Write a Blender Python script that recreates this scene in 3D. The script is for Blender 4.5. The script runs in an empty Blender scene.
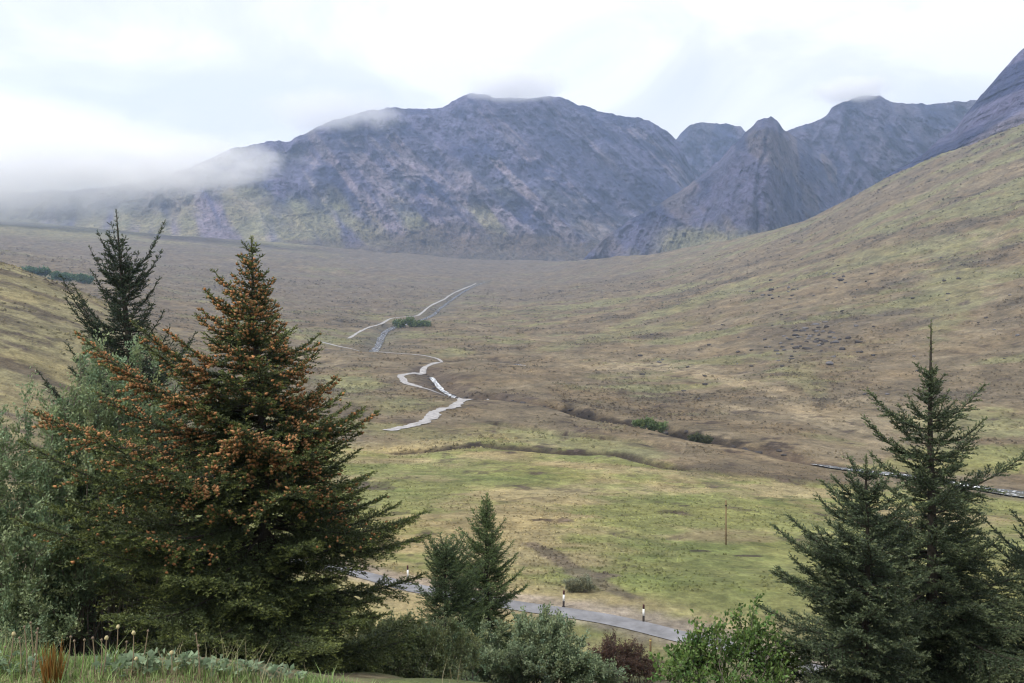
import bpy, math, time
import numpy as np
T0 = time.time()
F = 930.0; CX = 512.0; HY = 283.0           # focal length in px, principal column, horizon row
sc = bpy.context.scene
COL = sc.collection
rng = np.random.default_rng(7)
R = math.radians

# ------------------------------------------------------------------ helpers
def tag(o, label=None, cat=None, group=None, kind=None):
    if label: o['label'] = label
    if cat: o['category'] = cat
    if group: o['group'] = group
    if kind: o['kind'] = kind
    return o

def empty(name, loc, label=None, cat=None, group=None):
    o = bpy.data.objects.new(name, None); COL.objects.link(o); o.location = loc
    o.empty_display_size = 0.3
    return tag(o, label, cat, group)

def mesh(name, V, Fc, mat, col=None, parent=None, smooth=False):
    V = np.ascontiguousarray(V, dtype=np.float32); Fc = np.ascontiguousarray(Fc, dtype=np.int32)
    n = Fc.shape[1]
    me = bpy.data.meshes.new(name)
    me.vertices.add(len(V)); me.vertices.foreach_set('co', V.ravel())
    me.loops.add(Fc.size); me.loops.foreach_set('vertex_index', Fc.ravel())
    me.polygons.add(len(Fc)); me.polygons.foreach_set('loop_start', np.arange(0, Fc.size, n, dtype=np.int32))
    if smooth: me.polygons.foreach_set('use_smooth', np.ones(len(Fc), dtype=bool))
    me.update(calc_edges=True)
    if col is not None:
        a = me.color_attributes.new('Col', 'FLOAT_COLOR', 'POINT')
        c = np.ones((len(V), 4), np.float32); c[:, :3] = col
        a.data.foreach_set('color', c.ravel())
    me.materials.append(mat)
    o = bpy.data.objects.new(name, me); COL.objects.link(o)
    if parent is not None: o.parent = parent
    return o

def grid_faces(nr, nc):
    i = np.arange(nr*nc).reshape(nr, nc)
    return np.stack([i[:-1, :-1], i[:-1, 1:], i[1:, 1:], i[1:, :-1]], -1).reshape(-1, 4)

def hash01(ix, iy, iz, seed):
    h = (ix*374761393 + iy*668265263 + iz*2147483647 + seed*1274126177) & 0xffffffff
    h = ((h ^ (h >> 13))*1274126177) & 0xffffffff
    h = ((h ^ (h >> 16))*2246822519) & 0xffffffff
    return ((h ^ (h >> 15)) & 0xffffff)/float(0xffffff)

def vnoise(x, y, seed=0):
    x = np.asarray(x, float); y = np.asarray(y, float)
    ix = np.floor(x).astype(np.int64); iy = np.floor(y).astype(np.int64)
    fx = x-ix; fy = y-iy
    fx = fx**3*(fx*(fx*6-15)+10); fy = fy**3*(fy*(fy*6-15)+10)
    z = 0*ix
    a = hash01(ix, iy, z, seed); b = hash01(ix+1, iy, z, seed)
    c = hash01(ix, iy+1, z, seed); d = hash01(ix+1, iy+1, z, seed)
    return ((a*(1-fx)+b*fx)*(1-fy) + (c*(1-fx)+d*fx)*fy)*2-1

def fbm(x, y, oct=4, seed=0, gain=.5):
    s = 0; a = 1; t = 0
    ca, sa = math.cos(.6), math.sin(.6)
    for k in range(oct):
        s = s + a*vnoise(x, y, seed+k*17); t += a; a *= gain
        x, y = (x*ca - y*sa)*2.03+3.1, (x*sa + y*ca)*2.03+1.7
    return s/t

def ridged(x, y, oct=4, seed=0, gain=.55):
    s = 0; a = 1; t = 0
    ca, sa = math.cos(.5), math.sin(.5)
    for k in range(oct):
        s = s + a*(1-np.abs(vnoise(x, y, seed+k*13))*2); t += a; a *= gain
        x, y = (x*ca - y*sa)*2.1+2.3, (x*sa + y*ca)*2.1+4.1
    return s/t

def sstep(a, b, x):
    t = np.clip((x-a)/(b-a), 0, 1); return t*t*(3-2*t)
def mixc(a, b, w):
    return a*(1-w[..., None]) + np.asarray(b)*w[..., None]

# ------------------------------------------------------------------ materials
def new_mat(name):
    m = bpy.data.materials.new(name); m.use_nodes = True
    nt = m.node_tree; nt.nodes.clear()
    out = nt.nodes.new('ShaderNodeOutputMaterial')
    return m, nt, out
def N(nt, t, **kw):
    n = nt.nodes.new(t)
    for k, v in kw.items():
        if k.startswith('i_'): n.inputs[k[2:].replace('_', ' ')].default_value = v
        else: setattr(n, k, v)
    return n
def L(nt, a, b): nt.links.new(a, b)

def noise_mod_mat(name, scales, lo=.7, hi=1.3, rough=.9, bump=None, stretch=(1, 1, 1), attr=True, base=(.2, .2, .2), spec=.2, tint=None):
    """albedo (attribute or base) times several scales of noise, plus bump"""
    m, nt, out = new_mat(name)
    bs = N(nt, 'ShaderNodeBsdfPrincipled'); bs.inputs['Roughness'].default_value = rough
    bs.inputs['Specular IOR Level'].default_value = spec
    tc = N(nt, 'ShaderNodeTexCoord'); mp = N(nt, 'ShaderNodeMapping'); mp.inputs['Scale'].default_value = stretch
    L(nt, tc.outputs['Object'], mp.inputs['Vector'])
    if attr:
        c = N(nt, 'ShaderNodeAttribute', attribute_name='Col').outputs['Color']
    else:
        rgb = N(nt, 'ShaderNodeRGB'); rgb.outputs[0].default_value = (*base, 1); c = rgb.outputs[0]
    for k, s in enumerate(scales):
        no = N(nt, 'ShaderNodeTexNoise'); no.inputs['Scale'].default_value = s; no.inputs['Detail'].default_value = 5
        no.inputs['Roughness'].default_value = .65
        L(nt, mp.outputs[0], no.inputs['Vector'])
        mr = N(nt, 'ShaderNodeMapRange'); mr.inputs['From Min'].default_value = .3; mr.inputs['From Max'].default_value = .7
        mr.inputs['To Min'].default_value = lo; mr.inputs['To Max'].default_value = hi
        L(nt, no.outputs['Fac'], mr.inputs['Value'])
        mx = N(nt, 'ShaderNodeVectorMath', operation='SCALE')
        L(nt, c, mx.inputs[0]); L(nt, mr.outputs[0], mx.inputs['Scale']); c = mx.outputs[0]
        if tint is not None and k == 0:
            mt = N(nt, 'ShaderNodeMix', data_type='RGBA', blend_type='MULTIPLY')
            n2 = N(nt, 'ShaderNodeTexNoise'); n2.inputs['Scale'].default_value = s*.6; n2.inputs['Detail'].default_value = 6
            L(nt, mp.outputs[0], n2.inputs['Vector'])
            m2 = N(nt, 'ShaderNodeMapRange'); m2.inputs['From Min'].default_value = .42; m2.inputs['From Max'].default_value = .62
            L(nt, n2.outputs['Fac'], m2.inputs['Value'])
            L(nt, m2.outputs[0], mt.inputs['Factor']); L(nt, c, mt.inputs['A']); mt.inputs['B'].default_value = (*tint, 1)
            c = mt.outputs['Result']
    L(nt, c, bs.inputs['Base Color'])
    if bump:
        prev = None
        for s, dist in bump:
            nb = N(nt, 'ShaderNodeTexNoise'); nb.inputs['Scale'].default_value = s; nb.inputs['Detail'].default_value = 6
            nb.inputs['Roughness'].default_value = .6
            L(nt, mp.outputs[0], nb.inputs['Vector'])
            b = N(nt, 'ShaderNodeBump'); b.inputs['Strength'].default_value = 1; b.inputs['Distance'].default_value = dist
            L(nt, nb.outputs['Fac'], b.inputs['Height'])
            if prev is not None: L(nt, prev, b.inputs['Normal'])
            prev = b.outputs[0]
        L(nt, prev, bs.inputs['Normal'])
    L(nt, bs.outputs[0], out.inputs['Surface'])
    return m

def leaf_mat(name, trans=.25, rough=.55):
    m, nt, out = new_mat(name)
    at = N(nt, 'ShaderNodeAttribute', attribute_name='Col')
    bs = N(nt, 'ShaderNodeBsdfPrincipled'); bs.inputs['Roughness'].default_value = rough
    bs.inputs['Specular IOR Level'].default_value = .25
    tr = N(nt, 'ShaderNodeBsdfTranslucent'); mx = N(nt, 'ShaderNodeMixShader'); mx.inputs[0].default_value = trans
    L(nt, at.outputs['Color'], bs.inputs['Base Color']); L(nt, at.outputs['Color'], tr.inputs['Color'])
    L(nt, bs.outputs[0], mx.inputs[1]); L(nt, tr.outputs[0], mx.inputs[2]); L(nt, mx.outputs[0], out.inputs['Surface'])
    return m

def plain(name, base, rough=.7, scale=8, var=.2, bump=None):
    return noise_mod_mat(name, [scale], 1-var, 1+var, rough, bump, attr=False, base=base)

M_ground = noise_mod_mat('moor_grass', [.06, .35, 1.6], .68, 1.32, .95, [(.12, 1.2), (.6, .5), (2.5, .15)], stretch=(1, .8, 1.0), tint=(1.06, 1.0, .92))
M_rock = noise_mod_mat('mountain_rock', [.014, .06], .62, 1.38, .95, [(.015, 40), (.06, 12)], tint=(1.1, 1.02, 1.02))
M_needle = leaf_mat('spruce_needles', .12, .5)
M_leaf = leaf_mat('shrub_leaves', .3, .5)
M_bark = plain('bark', (.038, .033, .027), .9, 14, .35)
M_twig = plain('pale_twigs', (.16, .14, .115), .9, 10, .3)
M_cone = leaf_mat('cone_brown', .0, .8)

# ------------------------------------------------------------------ terrain height table
cols = {
 -500: [(80, 580), (105, 500), (145, 400), (200, 300), (250, 235), (305, 180), (350, 145), (400, 120), (520, 120), (800, 140), (1000, 150), (1300, 160), (1650, 170), (2000, 178), (2400, 180), (2800, 180), (3100, 178)],
 0:    [(80, 587), (105, 530), (145, 458), (200, 392), (250, 342), (305, 304), (350, 279), (400, 263), (520, 272), (800, 282), (1000, 276), (1300, 265), (1650, 254), (2000, 245), (2400, 237), (2750, 229), (3100, 222)],
 100:  [(80, 590), (105, 541), (145, 480), (200, 424), (250, 378), (305, 340), (350, 314), (400, 301), (520, 310), (800, 306), (1000, 294), (1300, 280), (1650, 266), (2000, 255), (2400, 245), (2750, 237), (3100, 230)],
 180:  [(80, 591), (105, 546), (145, 497), (200, 450), (250, 418), (305, 387), (350, 360), (400, 345), (520, 346), (800, 327), (1000, 311), (1300, 293), (1650, 277), (2000, 263), (2400, 252), (2750, 244), (3100, 237)],
 250:  [(80, 591), (105, 549), (145, 506), (200, 470), (250, 446), (305, 421), (380, 397), (480, 375), (610, 355), (800, 334), (1000, 318), (1300, 300), (1650, 285), (2000, 271), (2400, 258), (2800, 248), (3200, 241)],
 400:  [(80, 591), (105, 550), (145, 511), (200, 478), (250, 455), (305, 429), (390, 401), (490, 378), (620, 359), (800, 341), (1000, 326), (1300, 310), (1650, 296), (2000, 283), (2400, 271), (2850, 260), (3300, 252)],
 512:  [(80, 591), (105, 550), (145, 511), (200, 478), (250, 454), (305, 429), (390, 401), (490, 378), (620, 359), (800, 342), (1000, 328), (1300, 313), (1650, 300), (2000, 288), (2450, 276), (2950, 264), (3400, 260)],
 600:  [(80, 591), (105, 551), (145, 513), (200, 479), (247, 455), (305, 431), (390, 403), (490, 380), (620, 358), (800, 339), (1000, 322), (1300, 306), (1650, 292), (2000, 279), (2400, 268), (2800, 259), (3200, 262)],
 650:  [(80, 591), (105, 553), (145, 515), (200, 481), (245, 457), (305, 433), (390, 405), (490, 381), (620, 357), (800, 335), (1000, 316), (1300, 298), (1650, 283), (2000, 270), (2350, 259), (2600, 254), (2900, 266)],
 800:  [(80, 591), (105, 557), (145, 521), (200, 489), (250, 464), (300, 440), (380, 405), (480, 373), (600, 342), (760, 313), (950, 288), (1150, 268), (1400, 248), (1650, 234), (1900, 225), (2050, 222), (2300, 240)],
 900:  [(80, 591), (105, 560), (145, 526), (200, 496), (240, 476), (295, 446), (380, 403), (480, 364), (600, 327), (740, 295), (900, 265), (1080, 239), (1280, 214), (1500, 194), (1700, 180), (1850, 173), (2100, 196)],
 1024: [(80, 591), (105, 565), (145, 533), (200, 503), (235, 489), (290, 445), (370, 395), (470, 348), (590, 305), (720, 268), (850, 236), (1000, 205), (1150, 178), (1300, 155), (1450, 135), (1580, 122), (1800, 148)],
 1600: [(80, 600), (105, 575), (145, 540), (190, 505), (220, 470), (270, 400), (340, 320), (430, 240), (530, 165), (630, 100), (740, 45), (860, -5), (980, -50), (1100, -90), (1220, -120), (1330, -140), (1500, -100)],
}
PXC = np.array(sorted(cols)); TD = np.array([[p[0] for p in cols[c]] for c in PXC], float); TY = np.array([[p[1] for p in cols[c]] for c in PXC], float)
LPX = np.arange(-500, 1601, 5.0); LLD = np.linspace(math.log(78), math.log(3600), 420)

def pchip(x, y, xi):
    h = np.diff(x); dl = np.diff(y)/h; m = np.zeros(len(x))
    for i in range(1, len(x)-1):
        if dl[i-1]*dl[i] > 0:
            w1 = 2*h[i]+h[i-1]; w2 = h[i]+2*h[i-1]; m[i] = (w1+w2)/(w1/dl[i-1]+w2/dl[i])
    m[0] = dl[0]; m[-1] = dl[-1]
    k = np.clip(np.searchsorted(x, xi)-1, 0, len(x)-2); t = (xi-x[k])/h[k]
    t = np.clip(t, 0, None)
    r = (2*t**3-3*t**2+1)*y[k]+(t**3-2*t**2+t)*h[k]*m[k]+(-2*t**3+3*t**2)*y[k+1]+(t**3-t**2)*h[k]*m[k+1]
    return np.where(xi > x[-1], y[-1], np.where(xi < x[0], y[0], r))
nk = TD.shape[1]
Dk = np.stack([pchip(PXC.astype(float), np.log(TD[:, k]), LPX) for k in range(nk)], 1)
Yk = np.stack([pchip(PXC.astype(float), TY[:, k], LPX) for k in range(nk)], 1)
LUT = np.stack([pchip(Dk[i], Yk[i], LLD) for i in range(len(LPX))], 0)     # rows: px, cols: log d -> Y
ker = np.exp(-np.linspace(-2, 2, 9)**2); ker /= ker.sum()
pad = np.pad(LUT, ((4, 4), (0, 0)), 'edge'); LUT = sum(ker[j]*pad[j:j+len(LPX)] for j in range(9))
LZ = -(LUT-HY)/F*np.exp(LLD)[None, :]

def bil(A, u, v):
    u = np.clip(u, 0, A.shape[0]-1.001); v = np.clip(v, 0, A.shape[1]-1.001)
    i = u.astype(int); j = v.astype(int); fu = u-i; fv = v-j
    return (A[i, j]*(1-fu)+A[i+1, j]*fu)*(1-fv)+(A[i, j+1]*(1-fu)+A[i+1, j+1]*fu)*fv

NP_Y = np.array([-500, 0, 3.0, 8, 14, 20, 30, 40, 48, 54, 60, 66, 75, 80.])
NP_Z = np.array([-1.9, -1.7, -1.7, -3.9, -6.5, -9.0, -13.6, -18.0, -21.0, -22.8, -24.7, -25.9, -26.2, -26.6])
def edge_y(x): return np.clip(3.92+(-.8-x)*.22, 3.3, 4.45)

FLAT = []
CARVE = []     # (points Nx2, width, depth)
def seg_dist(x, y, P):
    best = np.full(x.shape, 1e9)
    x0, x1 = P[:, 0].min()-40, P[:, 0].max()+40; y0, y1 = P[:, 1].min()-40, P[:, 1].max()+40
    idx = np.where((x > x0) & (x < x1) & (y > y0) & (y < y1))
    xs = x[idx]; ys = y[idx]; b = np.full(xs.shape, 1e9)
    for a, c in zip(P[:-1], P[1:]):
        dx, dy = c-a; l2 = dx*dx+dy*dy+1e-9
        t = np.clip(((xs-a[0])*dx+(ys-a[1])*dy)/l2, 0, 1)
        b = np.minimum(b, (xs-a[0]-t*dx)**2+(ys-a[1]-t*dy)**2)
    best[idx] = np.sqrt(b)
    return best

def H0(x, y):
    x = np.asarray(x, float); y = np.asarray(y, float)
    yy = np.maximum(y, 20.)
    px = CX+F*x/yy; ld = np.log(np.clip(yy, 78.01, 3599))
    zt = bil(LZ, (px-LPX[0])/5.0, (ld-LLD[0])/(LLD[1]-LLD[0]))
    zt = np.where(yy > 3599, zt, zt)
    # near bank
    e = edge_y(x)
    ys = np.where(y < 3.0, y, 3.0+np.maximum(y-e, 0)*(80-3.0)/(80-e))
    zn = np.interp(ys, NP_Y, NP_Z)
    w = sstep(74, 92, y)
    ztn = bil(LZ, (px-LPX[0])/5.0, np.zeros_like(px))
    zn = zn + (ztn+26.5)*sstep(55, 80, y)*0
    return zn*(1-w)+zt*w

def H(x, y, carve=True):
    if np.ndim(x) == 0 and np.ndim(y) == 0: return H(np.array([float(x)]), np.array([float(y)]), carve)[0]
    x, y = np.broadcast_arrays(np.asarray(x, float), np.asarray(y, float))
    zb = H0(x, y); z = zb*0
    a = sstep(80, 130, y)
    z = z + a*(fbm(x/62, y/62, 3, 5)*1.1 + fbm(x/14, y/14, 3, 9)*.40 + .22*ridged(x/5, y/5, 2, 11)*(1-sstep(250, 400, y)))
    z = z + sstep(450, 1200, y)*(fbm(x/260, y/260, 3, 21)*7 + ridged(x/90, y/140, 3, 31)*3.0)
    z = z + sstep(260, 560, y)*(ridged(x/42, y/55, 4, 37, .6)*1.7+fbm(x/12, y/18, 3, 39, .6)*.7)
    z = z + sstep(5, 12, y)*(1-sstep(60, 68, y))*fbm(x/4, y/4, 3, 41)*.35
    z = z + (1-sstep(4.4, 6, y))*fbm(x/.5, y/.5, 3, 43)*.02
    for P, w in FLAT:
        z = z*(1-np.exp(-(seg_dist(x, y, P)/w)**2))
    z = zb+z
    if carve:
        for P, w, dp in CARVE:
            r = seg_dist(x, y, P)
            z = z - dp*np.exp(-(r/w)**2)
    return z

def hit(px, Y, dmin=60., smooth=False):
    """first point beyond dmin where the ground is seen at photo position (px, Y)"""
    d = np.exp(np.linspace(math.log(dmin), math.log(3550), 1500))
    x = (px-CX)/F*d; z = H0(x, d) if smooth else H(x, d, False)
    g = HY-F*z/d - Y
    k = np.where(g <= 0)[0]
    i = k[0] if len(k) else np.argmin(np.abs(g))
    if i > 0 and len(k):
        t = g[i-1]/(g[i-1]-g[i]+1e-9); dd = d[i-1]+t*(d[i]-d[i-1])
    else: dd = d[i]
    return np.array([(px-CX)/F*dd, dd])
def line(pts, dmin=60.): return np.array([hit(p[0], p[1], dmin, True) for p in pts])
def relax(P, k=3):
    P = np.array(P)
    for _ in range(k): P[1:-1] = .25*P[:-2]+.5*P[1:-1]+.25*P[2:]
    return P

def smooth_line(P, n=6):
    P = np.asarray(P, float)
    out = []
    for i in range(len(P)-1):
        p0 = P[max(i-1, 0)]; p1 = P[i]; p2 = P[i+1]; p3 = P[min(i+2, len(P)-1)]
        for t in np.arange(n)/n:
            out.append(.5*((2*p1)+(-p0+p2)*t+(2*p0-5*p1+4*p2-p3)*t*t+(-p0+3*p1-3*p2+p3)*t**3))
    out.append(P[-1]); return np.array(out)

# watercourses (traced, then carved into the sheet)
RIVER_R = smooth_line(line([(796, 458), (820, 463), (837, 466), (860, 469), (886, 472), (927, 478), (968, 484.5), (988, 488.5), (1024, 494), (1080, 500), (1200, 512)]))
GORGE = smooth_line(line([(491, 396), (520, 400), (560, 406), (581, 412), (606, 419), (630, 422), (640, 424), (673, 430), (701, 438), (726, 443), (763, 450), (796, 458)]))
BURN = smooth_line(line([(400, 452), (440, 449), (476, 445), (511, 447.5), (560, 452), (590, 453), (611, 452), (637, 458), (659, 464), (676, 468)]))
BURN2 = smooth_line(line([(500, 423), (546, 429), (599, 436), (651, 443), (690, 452)]))
FALLS = smooth_line(line([(424, 369), (432, 374), (437, 380), (443, 386), (459, 393), (476, 396), (491, 396)]))
UPRIV = smooth_line(line([(372, 350), (379, 342), (382, 334), (391, 326), (416, 320), (434, 313), (441, 306), (455, 296), (472, 286), (486, 281)]))
MIDBURN = smooth_line(line([(444, 361), (480, 357), (520, 363), (540, 365)]))
RIVER_R, GORGE, UPRIV, FALLS, BURN = [relax(q, 4) for q in (RIVER_R, GORGE, UPRIV, FALLS, BURN)]
pA = smooth_line(line([(388, 431), (402, 428), (416, 425), (430, 419), (435, 412), (445, 409), (455, 407), (462, 401), (476, 397.5), (491, 395)]), 9)
pB = smooth_line(line([(462, 401), (459, 394), (441, 390.5), (416, 386), (404, 382), (402, 375.5), (416, 372), (430, 365), (444, 361)]), 9)
pC = smooth_line(line([(444, 361), (423, 355.5), (384, 352.5), (346, 348), (318, 341)]), 9)
pD = smooth_line(line([(349, 338.5), (360, 331.5), (370, 327), (381, 324), (391, 318.5), (405, 317), (419, 315), (430, 306), (444, 299), (455, 292), (476, 283)]), 9)
pA, pB, pC, pD = [relax(q, 5) for q in (pA, pB, pC, pD)]
FLAT += [(pA, 14), (pB, 16), (pC, 22), (pD, 34), (UPRIV, 30), (FALLS, 14), (RIVER_R, 12), (BURN, 6), (GORGE, 9), (MIDBURN, 14)]
GORGE_MAIN = GORGE[12:52]
CARVE += [(RIVER_R, 6, .9), (GORGE, 4., 1.2), (GORGE_MAIN, 5., 3.), (BURN, 2.6, 2.2), (BURN2, 3.0, 2.0), (FALLS, 7, 3), (UPRIV, 9, 3), (MIDBURN, 6, 2)]
# ------------------------------------------------------------------ ground sheet
px = np.linspace(-620, 1640, 1130)
yr = np.concatenate([[-400, -150, -60, -25, -8, 0, 1.5, 2.5], np.arange(3.0, 8, .12), np.exp(np.linspace(math.log(8), math.log(78), 110)),
                     np.exp(np.linspace(math.log(78.6), math.log(600), 420)), np.exp(np.linspace(math.log(602), math.log(4200), 330))])
PX, YR = np.meshgrid(px, yr)
W = np.sqrt(YR**2 + 28**2*(1-sstep(60, 140, YR)))
GX = (PX-CX)/F*W; GY = YR
GZ = H(GX, GY)
lat_d = np.maximum(np.abs(GX)-2.2*np.maximum(GY, 60), 0)
vpx = CX+F*GX/np.maximum(GY, 20); vY = HY-F*GZ/np.maximum(GY, 20)

def c3(r, g, b): return np.array([r, g, b], float)
FARC = c3(.118, .098, .075)
FIELD = c3(.168, .175, .066); FIELDG = c3(.125, .148, .050); FIELDT = c3(.25, .205, .115)
MOOR = c3(.130, .104, .068); MOORD = c3(.078, .066, .050); TAN = c3(.225, .185, .120); GREEN = c3(.150, .150, .076)
n1 = fbm(GX/110, GY/90, 5, 51, .6); n2 = fbm(GX/30, GY/32, 5, 61, .62); n3 = fbm(GX/9, GY/13, 4, 71, .65); n4 = fbm(GX/300, GY/200, 4, 81, .6)
C = np.zeros(GX.shape+(3,)) + MOOR
C = mixc(C, MOORD, sstep(.05, .45, n2*.6+n1*.5))
C = mixc(C, TAN*.8, .8*sstep(.0, .32, -n1*.5-n2*.35+n3*.25))
C = mixc(C, MOORD*.8, .75*sstep(.22, .5, fbm(GX/7, GY/11, 4, 77, .7))*sstep(-.2, .3, n1))
gs = fbm(GX/150+.004*GY, GY/80, 5, 91, .6)
C = mixc(C, GREEN, .80*sstep(.12, .40, gs+.35*n2+.12*n3+.12*sstep(300, 700, GX)-.10*(1-sstep(250, 500, GX))*(GY < 1300)))
# far valley head is darker heather
farw = sstep(1000, 1900, GY)*(1-sstep(60, 500, GX))
C = mixc(C, FARC, .75*farw*sstep(-.5, .1, n4)); C = mixc(C, FARC, .95*sstep(2100, 2700, GY)*sstep(620, 520, vpx))
C = mixc(C, c3(.19, .18, .095), .75*sstep(2200, 2900, GY)*sstep(430, 250, vpx)*sstep(-.4, .15, fbm(GX/260, GY/160, 5, 95, .6)))
# near-left hill: tan with dark terraces
lh = (1-sstep(60, 210, vpx))*sstep(90, 130, GY)*(1-sstep(420, 520, GY))
C = mixc(C, mixc(np.zeros_like(C)+c3(.185, .165, .088), c3(.10, .082, .055), sstep(-.1, .35, fbm(GX/26, GY/9, 5, 97, .6))), lh)
# the field: everything nearer than the burn
bx = np.array([-600, 300, 360, 440, 520, 600, 640, 690, 800, 850, 900, 1024, 1640]); by = np.array([440, 440, 446, 440, 430, 441, 458, 473, 483, 487, 487, 500, 540])
fe = np.interp(vpx, bx, by)
fw = sstep(-5, 5, vY-fe+3*n3+3*n2)*sstep(60, 160, vpx)
FC = np.zeros_like(C)+FIELD
FC = mixc(FC, FIELDG, .9*sstep(.0, .4, fbm(GX/20, GY/22, 5, 101, .62)))
FC = mixc(FC, FIELDT, .85*sstep(.0, .4, fbm(GX/30, GY/24, 5, 111, .62)+.15*n3))
FC = mixc(FC, c3(.10, .085, .05), .4*sstep(.34, .6, fbm(GX/6, GY/7, 5, 121, .65)))
C = mixc(C, FC, fw)
def blob(px0, y0, rx, ry, col, a=1., ang=0., nz=.5):
    global C
    dx = vpx-px0; dy = vY-y0; ca, sa = math.cos(R(ang)), math.sin(R(ang))
    u = (dx*ca+dy*sa)/rx; v = (-dx*sa+dy*ca)/ry
    w = a*sstep(1.25, .55, np.sqrt(u*u+v*v)+nz*1.6*n2+.7*n3+.5*n1)*(GY > 75)
    C = mixc(C, col, w)
blob(640, 367, 60, 5, TAN*1.1, .8); blob(730, 380, 55, 6, TAN*1.1, .8, 12); blob(800, 404, 60, 12, TAN, .7, 25); blob(860, 412, 60, 16, TAN, .6, 5)
blob(735, 410, 50, 7, TAN*1.05, .7, 8); blob(515, 386, 22, 4, TAN, .7); blob(870, 365, 90, 30, MOOR, .5); blob(810, 335, 60, 22, MOORD*1.2, .6)
blob(810, 382, 25, 14, GREEN*1.1, .8, 40); blob(985, 425, 60, 16, GREEN*1.15, .8); blob(1000, 455, 60, 12, FIELD, .8); blob(940, 468, 80, 6, FIELD, .7)
blob(950, 290, 30, 45, GREEN*1.05, .6, 30); blob(900, 250, 70, 9, GREEN, .6, -12); blob(700, 300, 90, 5, GREEN*1.05, .7, -18); blob(620, 335, 80, 5, GREEN, .6, -10)
blob(455, 352, 22, 5, GREEN*1.15, .9); blob(350, 385, 45, 11, GREEN*1.1, .9, 5); blob(400, 405, 45, 10, GREEN*.95, .7); blob(335, 343, 22, 4, GREEN*1.1, .7)
blob(600, 447, 70, 5, GREEN*1.1, .7, 8); blob(450, 436, 50, 5, GREEN, .6); blob(605, 588, 60, 9, FIELDG, .5, 20); blob(680, 500, 40, 6, FIELDG*1.1, .6)
blob(820, 437, 30, 3, GREEN*1.1, .6, 10); blob(580, 405, 60, 10, MOOR*.95, .6); blob(760, 425, 60, 10, MOOR, .6, 12)
blob(600, 405, 150, 26, MOOR*.88, .65, 6); blob(470, 420, 70, 14, MOOR*.9, .5); blob(420, 360, 60, 14, MOOR*.85, .5); blob(870, 380, 130, 24, MOOR, .45); blob(300, 300, 160, 22, FARC, .6)
blob(560, 438, 75, 7, GREEN*1.1, .7, 6)
# peat banks along the water, gravel by the road
def near_line(P, w, col, a, nz=.5):
    global C
    r = seg_dist(GX, GY, P)
    C = mixc(C, col, a*sstep(w*1.3, w*.5, r*(1+nz*n3)))
PEAT = c3(.045, .034, .026)
near_line(GORGE, 4, PEAT*1.3, .7, 1.8); near_line(GORGE_MAIN, 8, PEAT*.5, .97, 1.5); near_line(BURN2, 3, PEAT*1.5, .5, 2.6); near_line(BURN, 4.2, PEAT*.8, .95, .7); near_line(RIVER_R, 5.5, PEAT*1.5, .85)
near_line(FALLS, 14, PEAT*1.6, .8, 1.); near_line(UPRIV, 20, c3(.10, .09, .07), .7, 1.); near_line(MIDBURN, 5, PEAT*1.3, .7, 1.5)
for (a, b, s) in [(680, 503, .9), (700, 551, 1.), (733, 447, 3), (690, 420, 3), (540, 520, 1.2), (684, 506, .8), (748, 556, 1.2)]:
    p = hit(a, b); near_line(np.array([p-[s*.8, 0], p+[s*.8, .3]]), s*.6, PEAT, .95)
DITCH = smooth_line(line([(530, 548), (560, 562), (590, 578), (612, 590), (640, 600)]))
near_line(DITCH, 1.3, c3(.12, .095, .075), .75, 1.5)
# bank below the camera: rank grass
nearw = 1-sstep(60, 66, GY)
NC = mixc(np.zeros_like(C)+c3(.085, .10, .035), c3(.16, .135, .08), sstep(-.1, .4, fbm(GX/3, GY/3, 4, 131)))
NC = mixc(NC, c3(.21, .20, .12), .5*(1-sstep(4.5, 6, GY))*sstep(-.1, .3, fbm(GX/.35, GY/.35, 3, 133)))
C = mixc(C, NC, nearw)
# road line
ROADP = smooth_line(np.array([hit(a, b, 45) for a, b in [(120, 545), (250, 556), (330, 568), (374, 578), (400, 585), (455, 596), (520, 606.5), (606, 619.5), (676, 636), (738, 650), (820, 672), (900, 695), (1000, 735)]]), 12)
# keep the road nearly level across
rr = seg_dist(GX, GY, ROADP)
near_line(ROADP, 1.9, c3(.20, .175, .14), .8, .8)
near_line(ROADP+[.5, 2.2], 2.0, c3(.235, .20, .165), .85, .8)
C = C*(1+.30*fbm(GX/2.5, GY/2.5, 3, 141, .7)*(1-sstep(200, 500, GY))+.45*fbm(GX/6, GY/9, 4, 143, .75)*sstep(150, 400, GY))[..., None]
C = np.clip(C, .01, .6)
V = np.stack([GX, GY, GZ], -1).reshape(-1, 3)
ground = mesh('ground', V, grid_faces(*GX.shape), M_ground, C.reshape(-1, 3), smooth=True)
tag(ground, 'grassy moorland valley floor and hillside', kind='structure')

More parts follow.
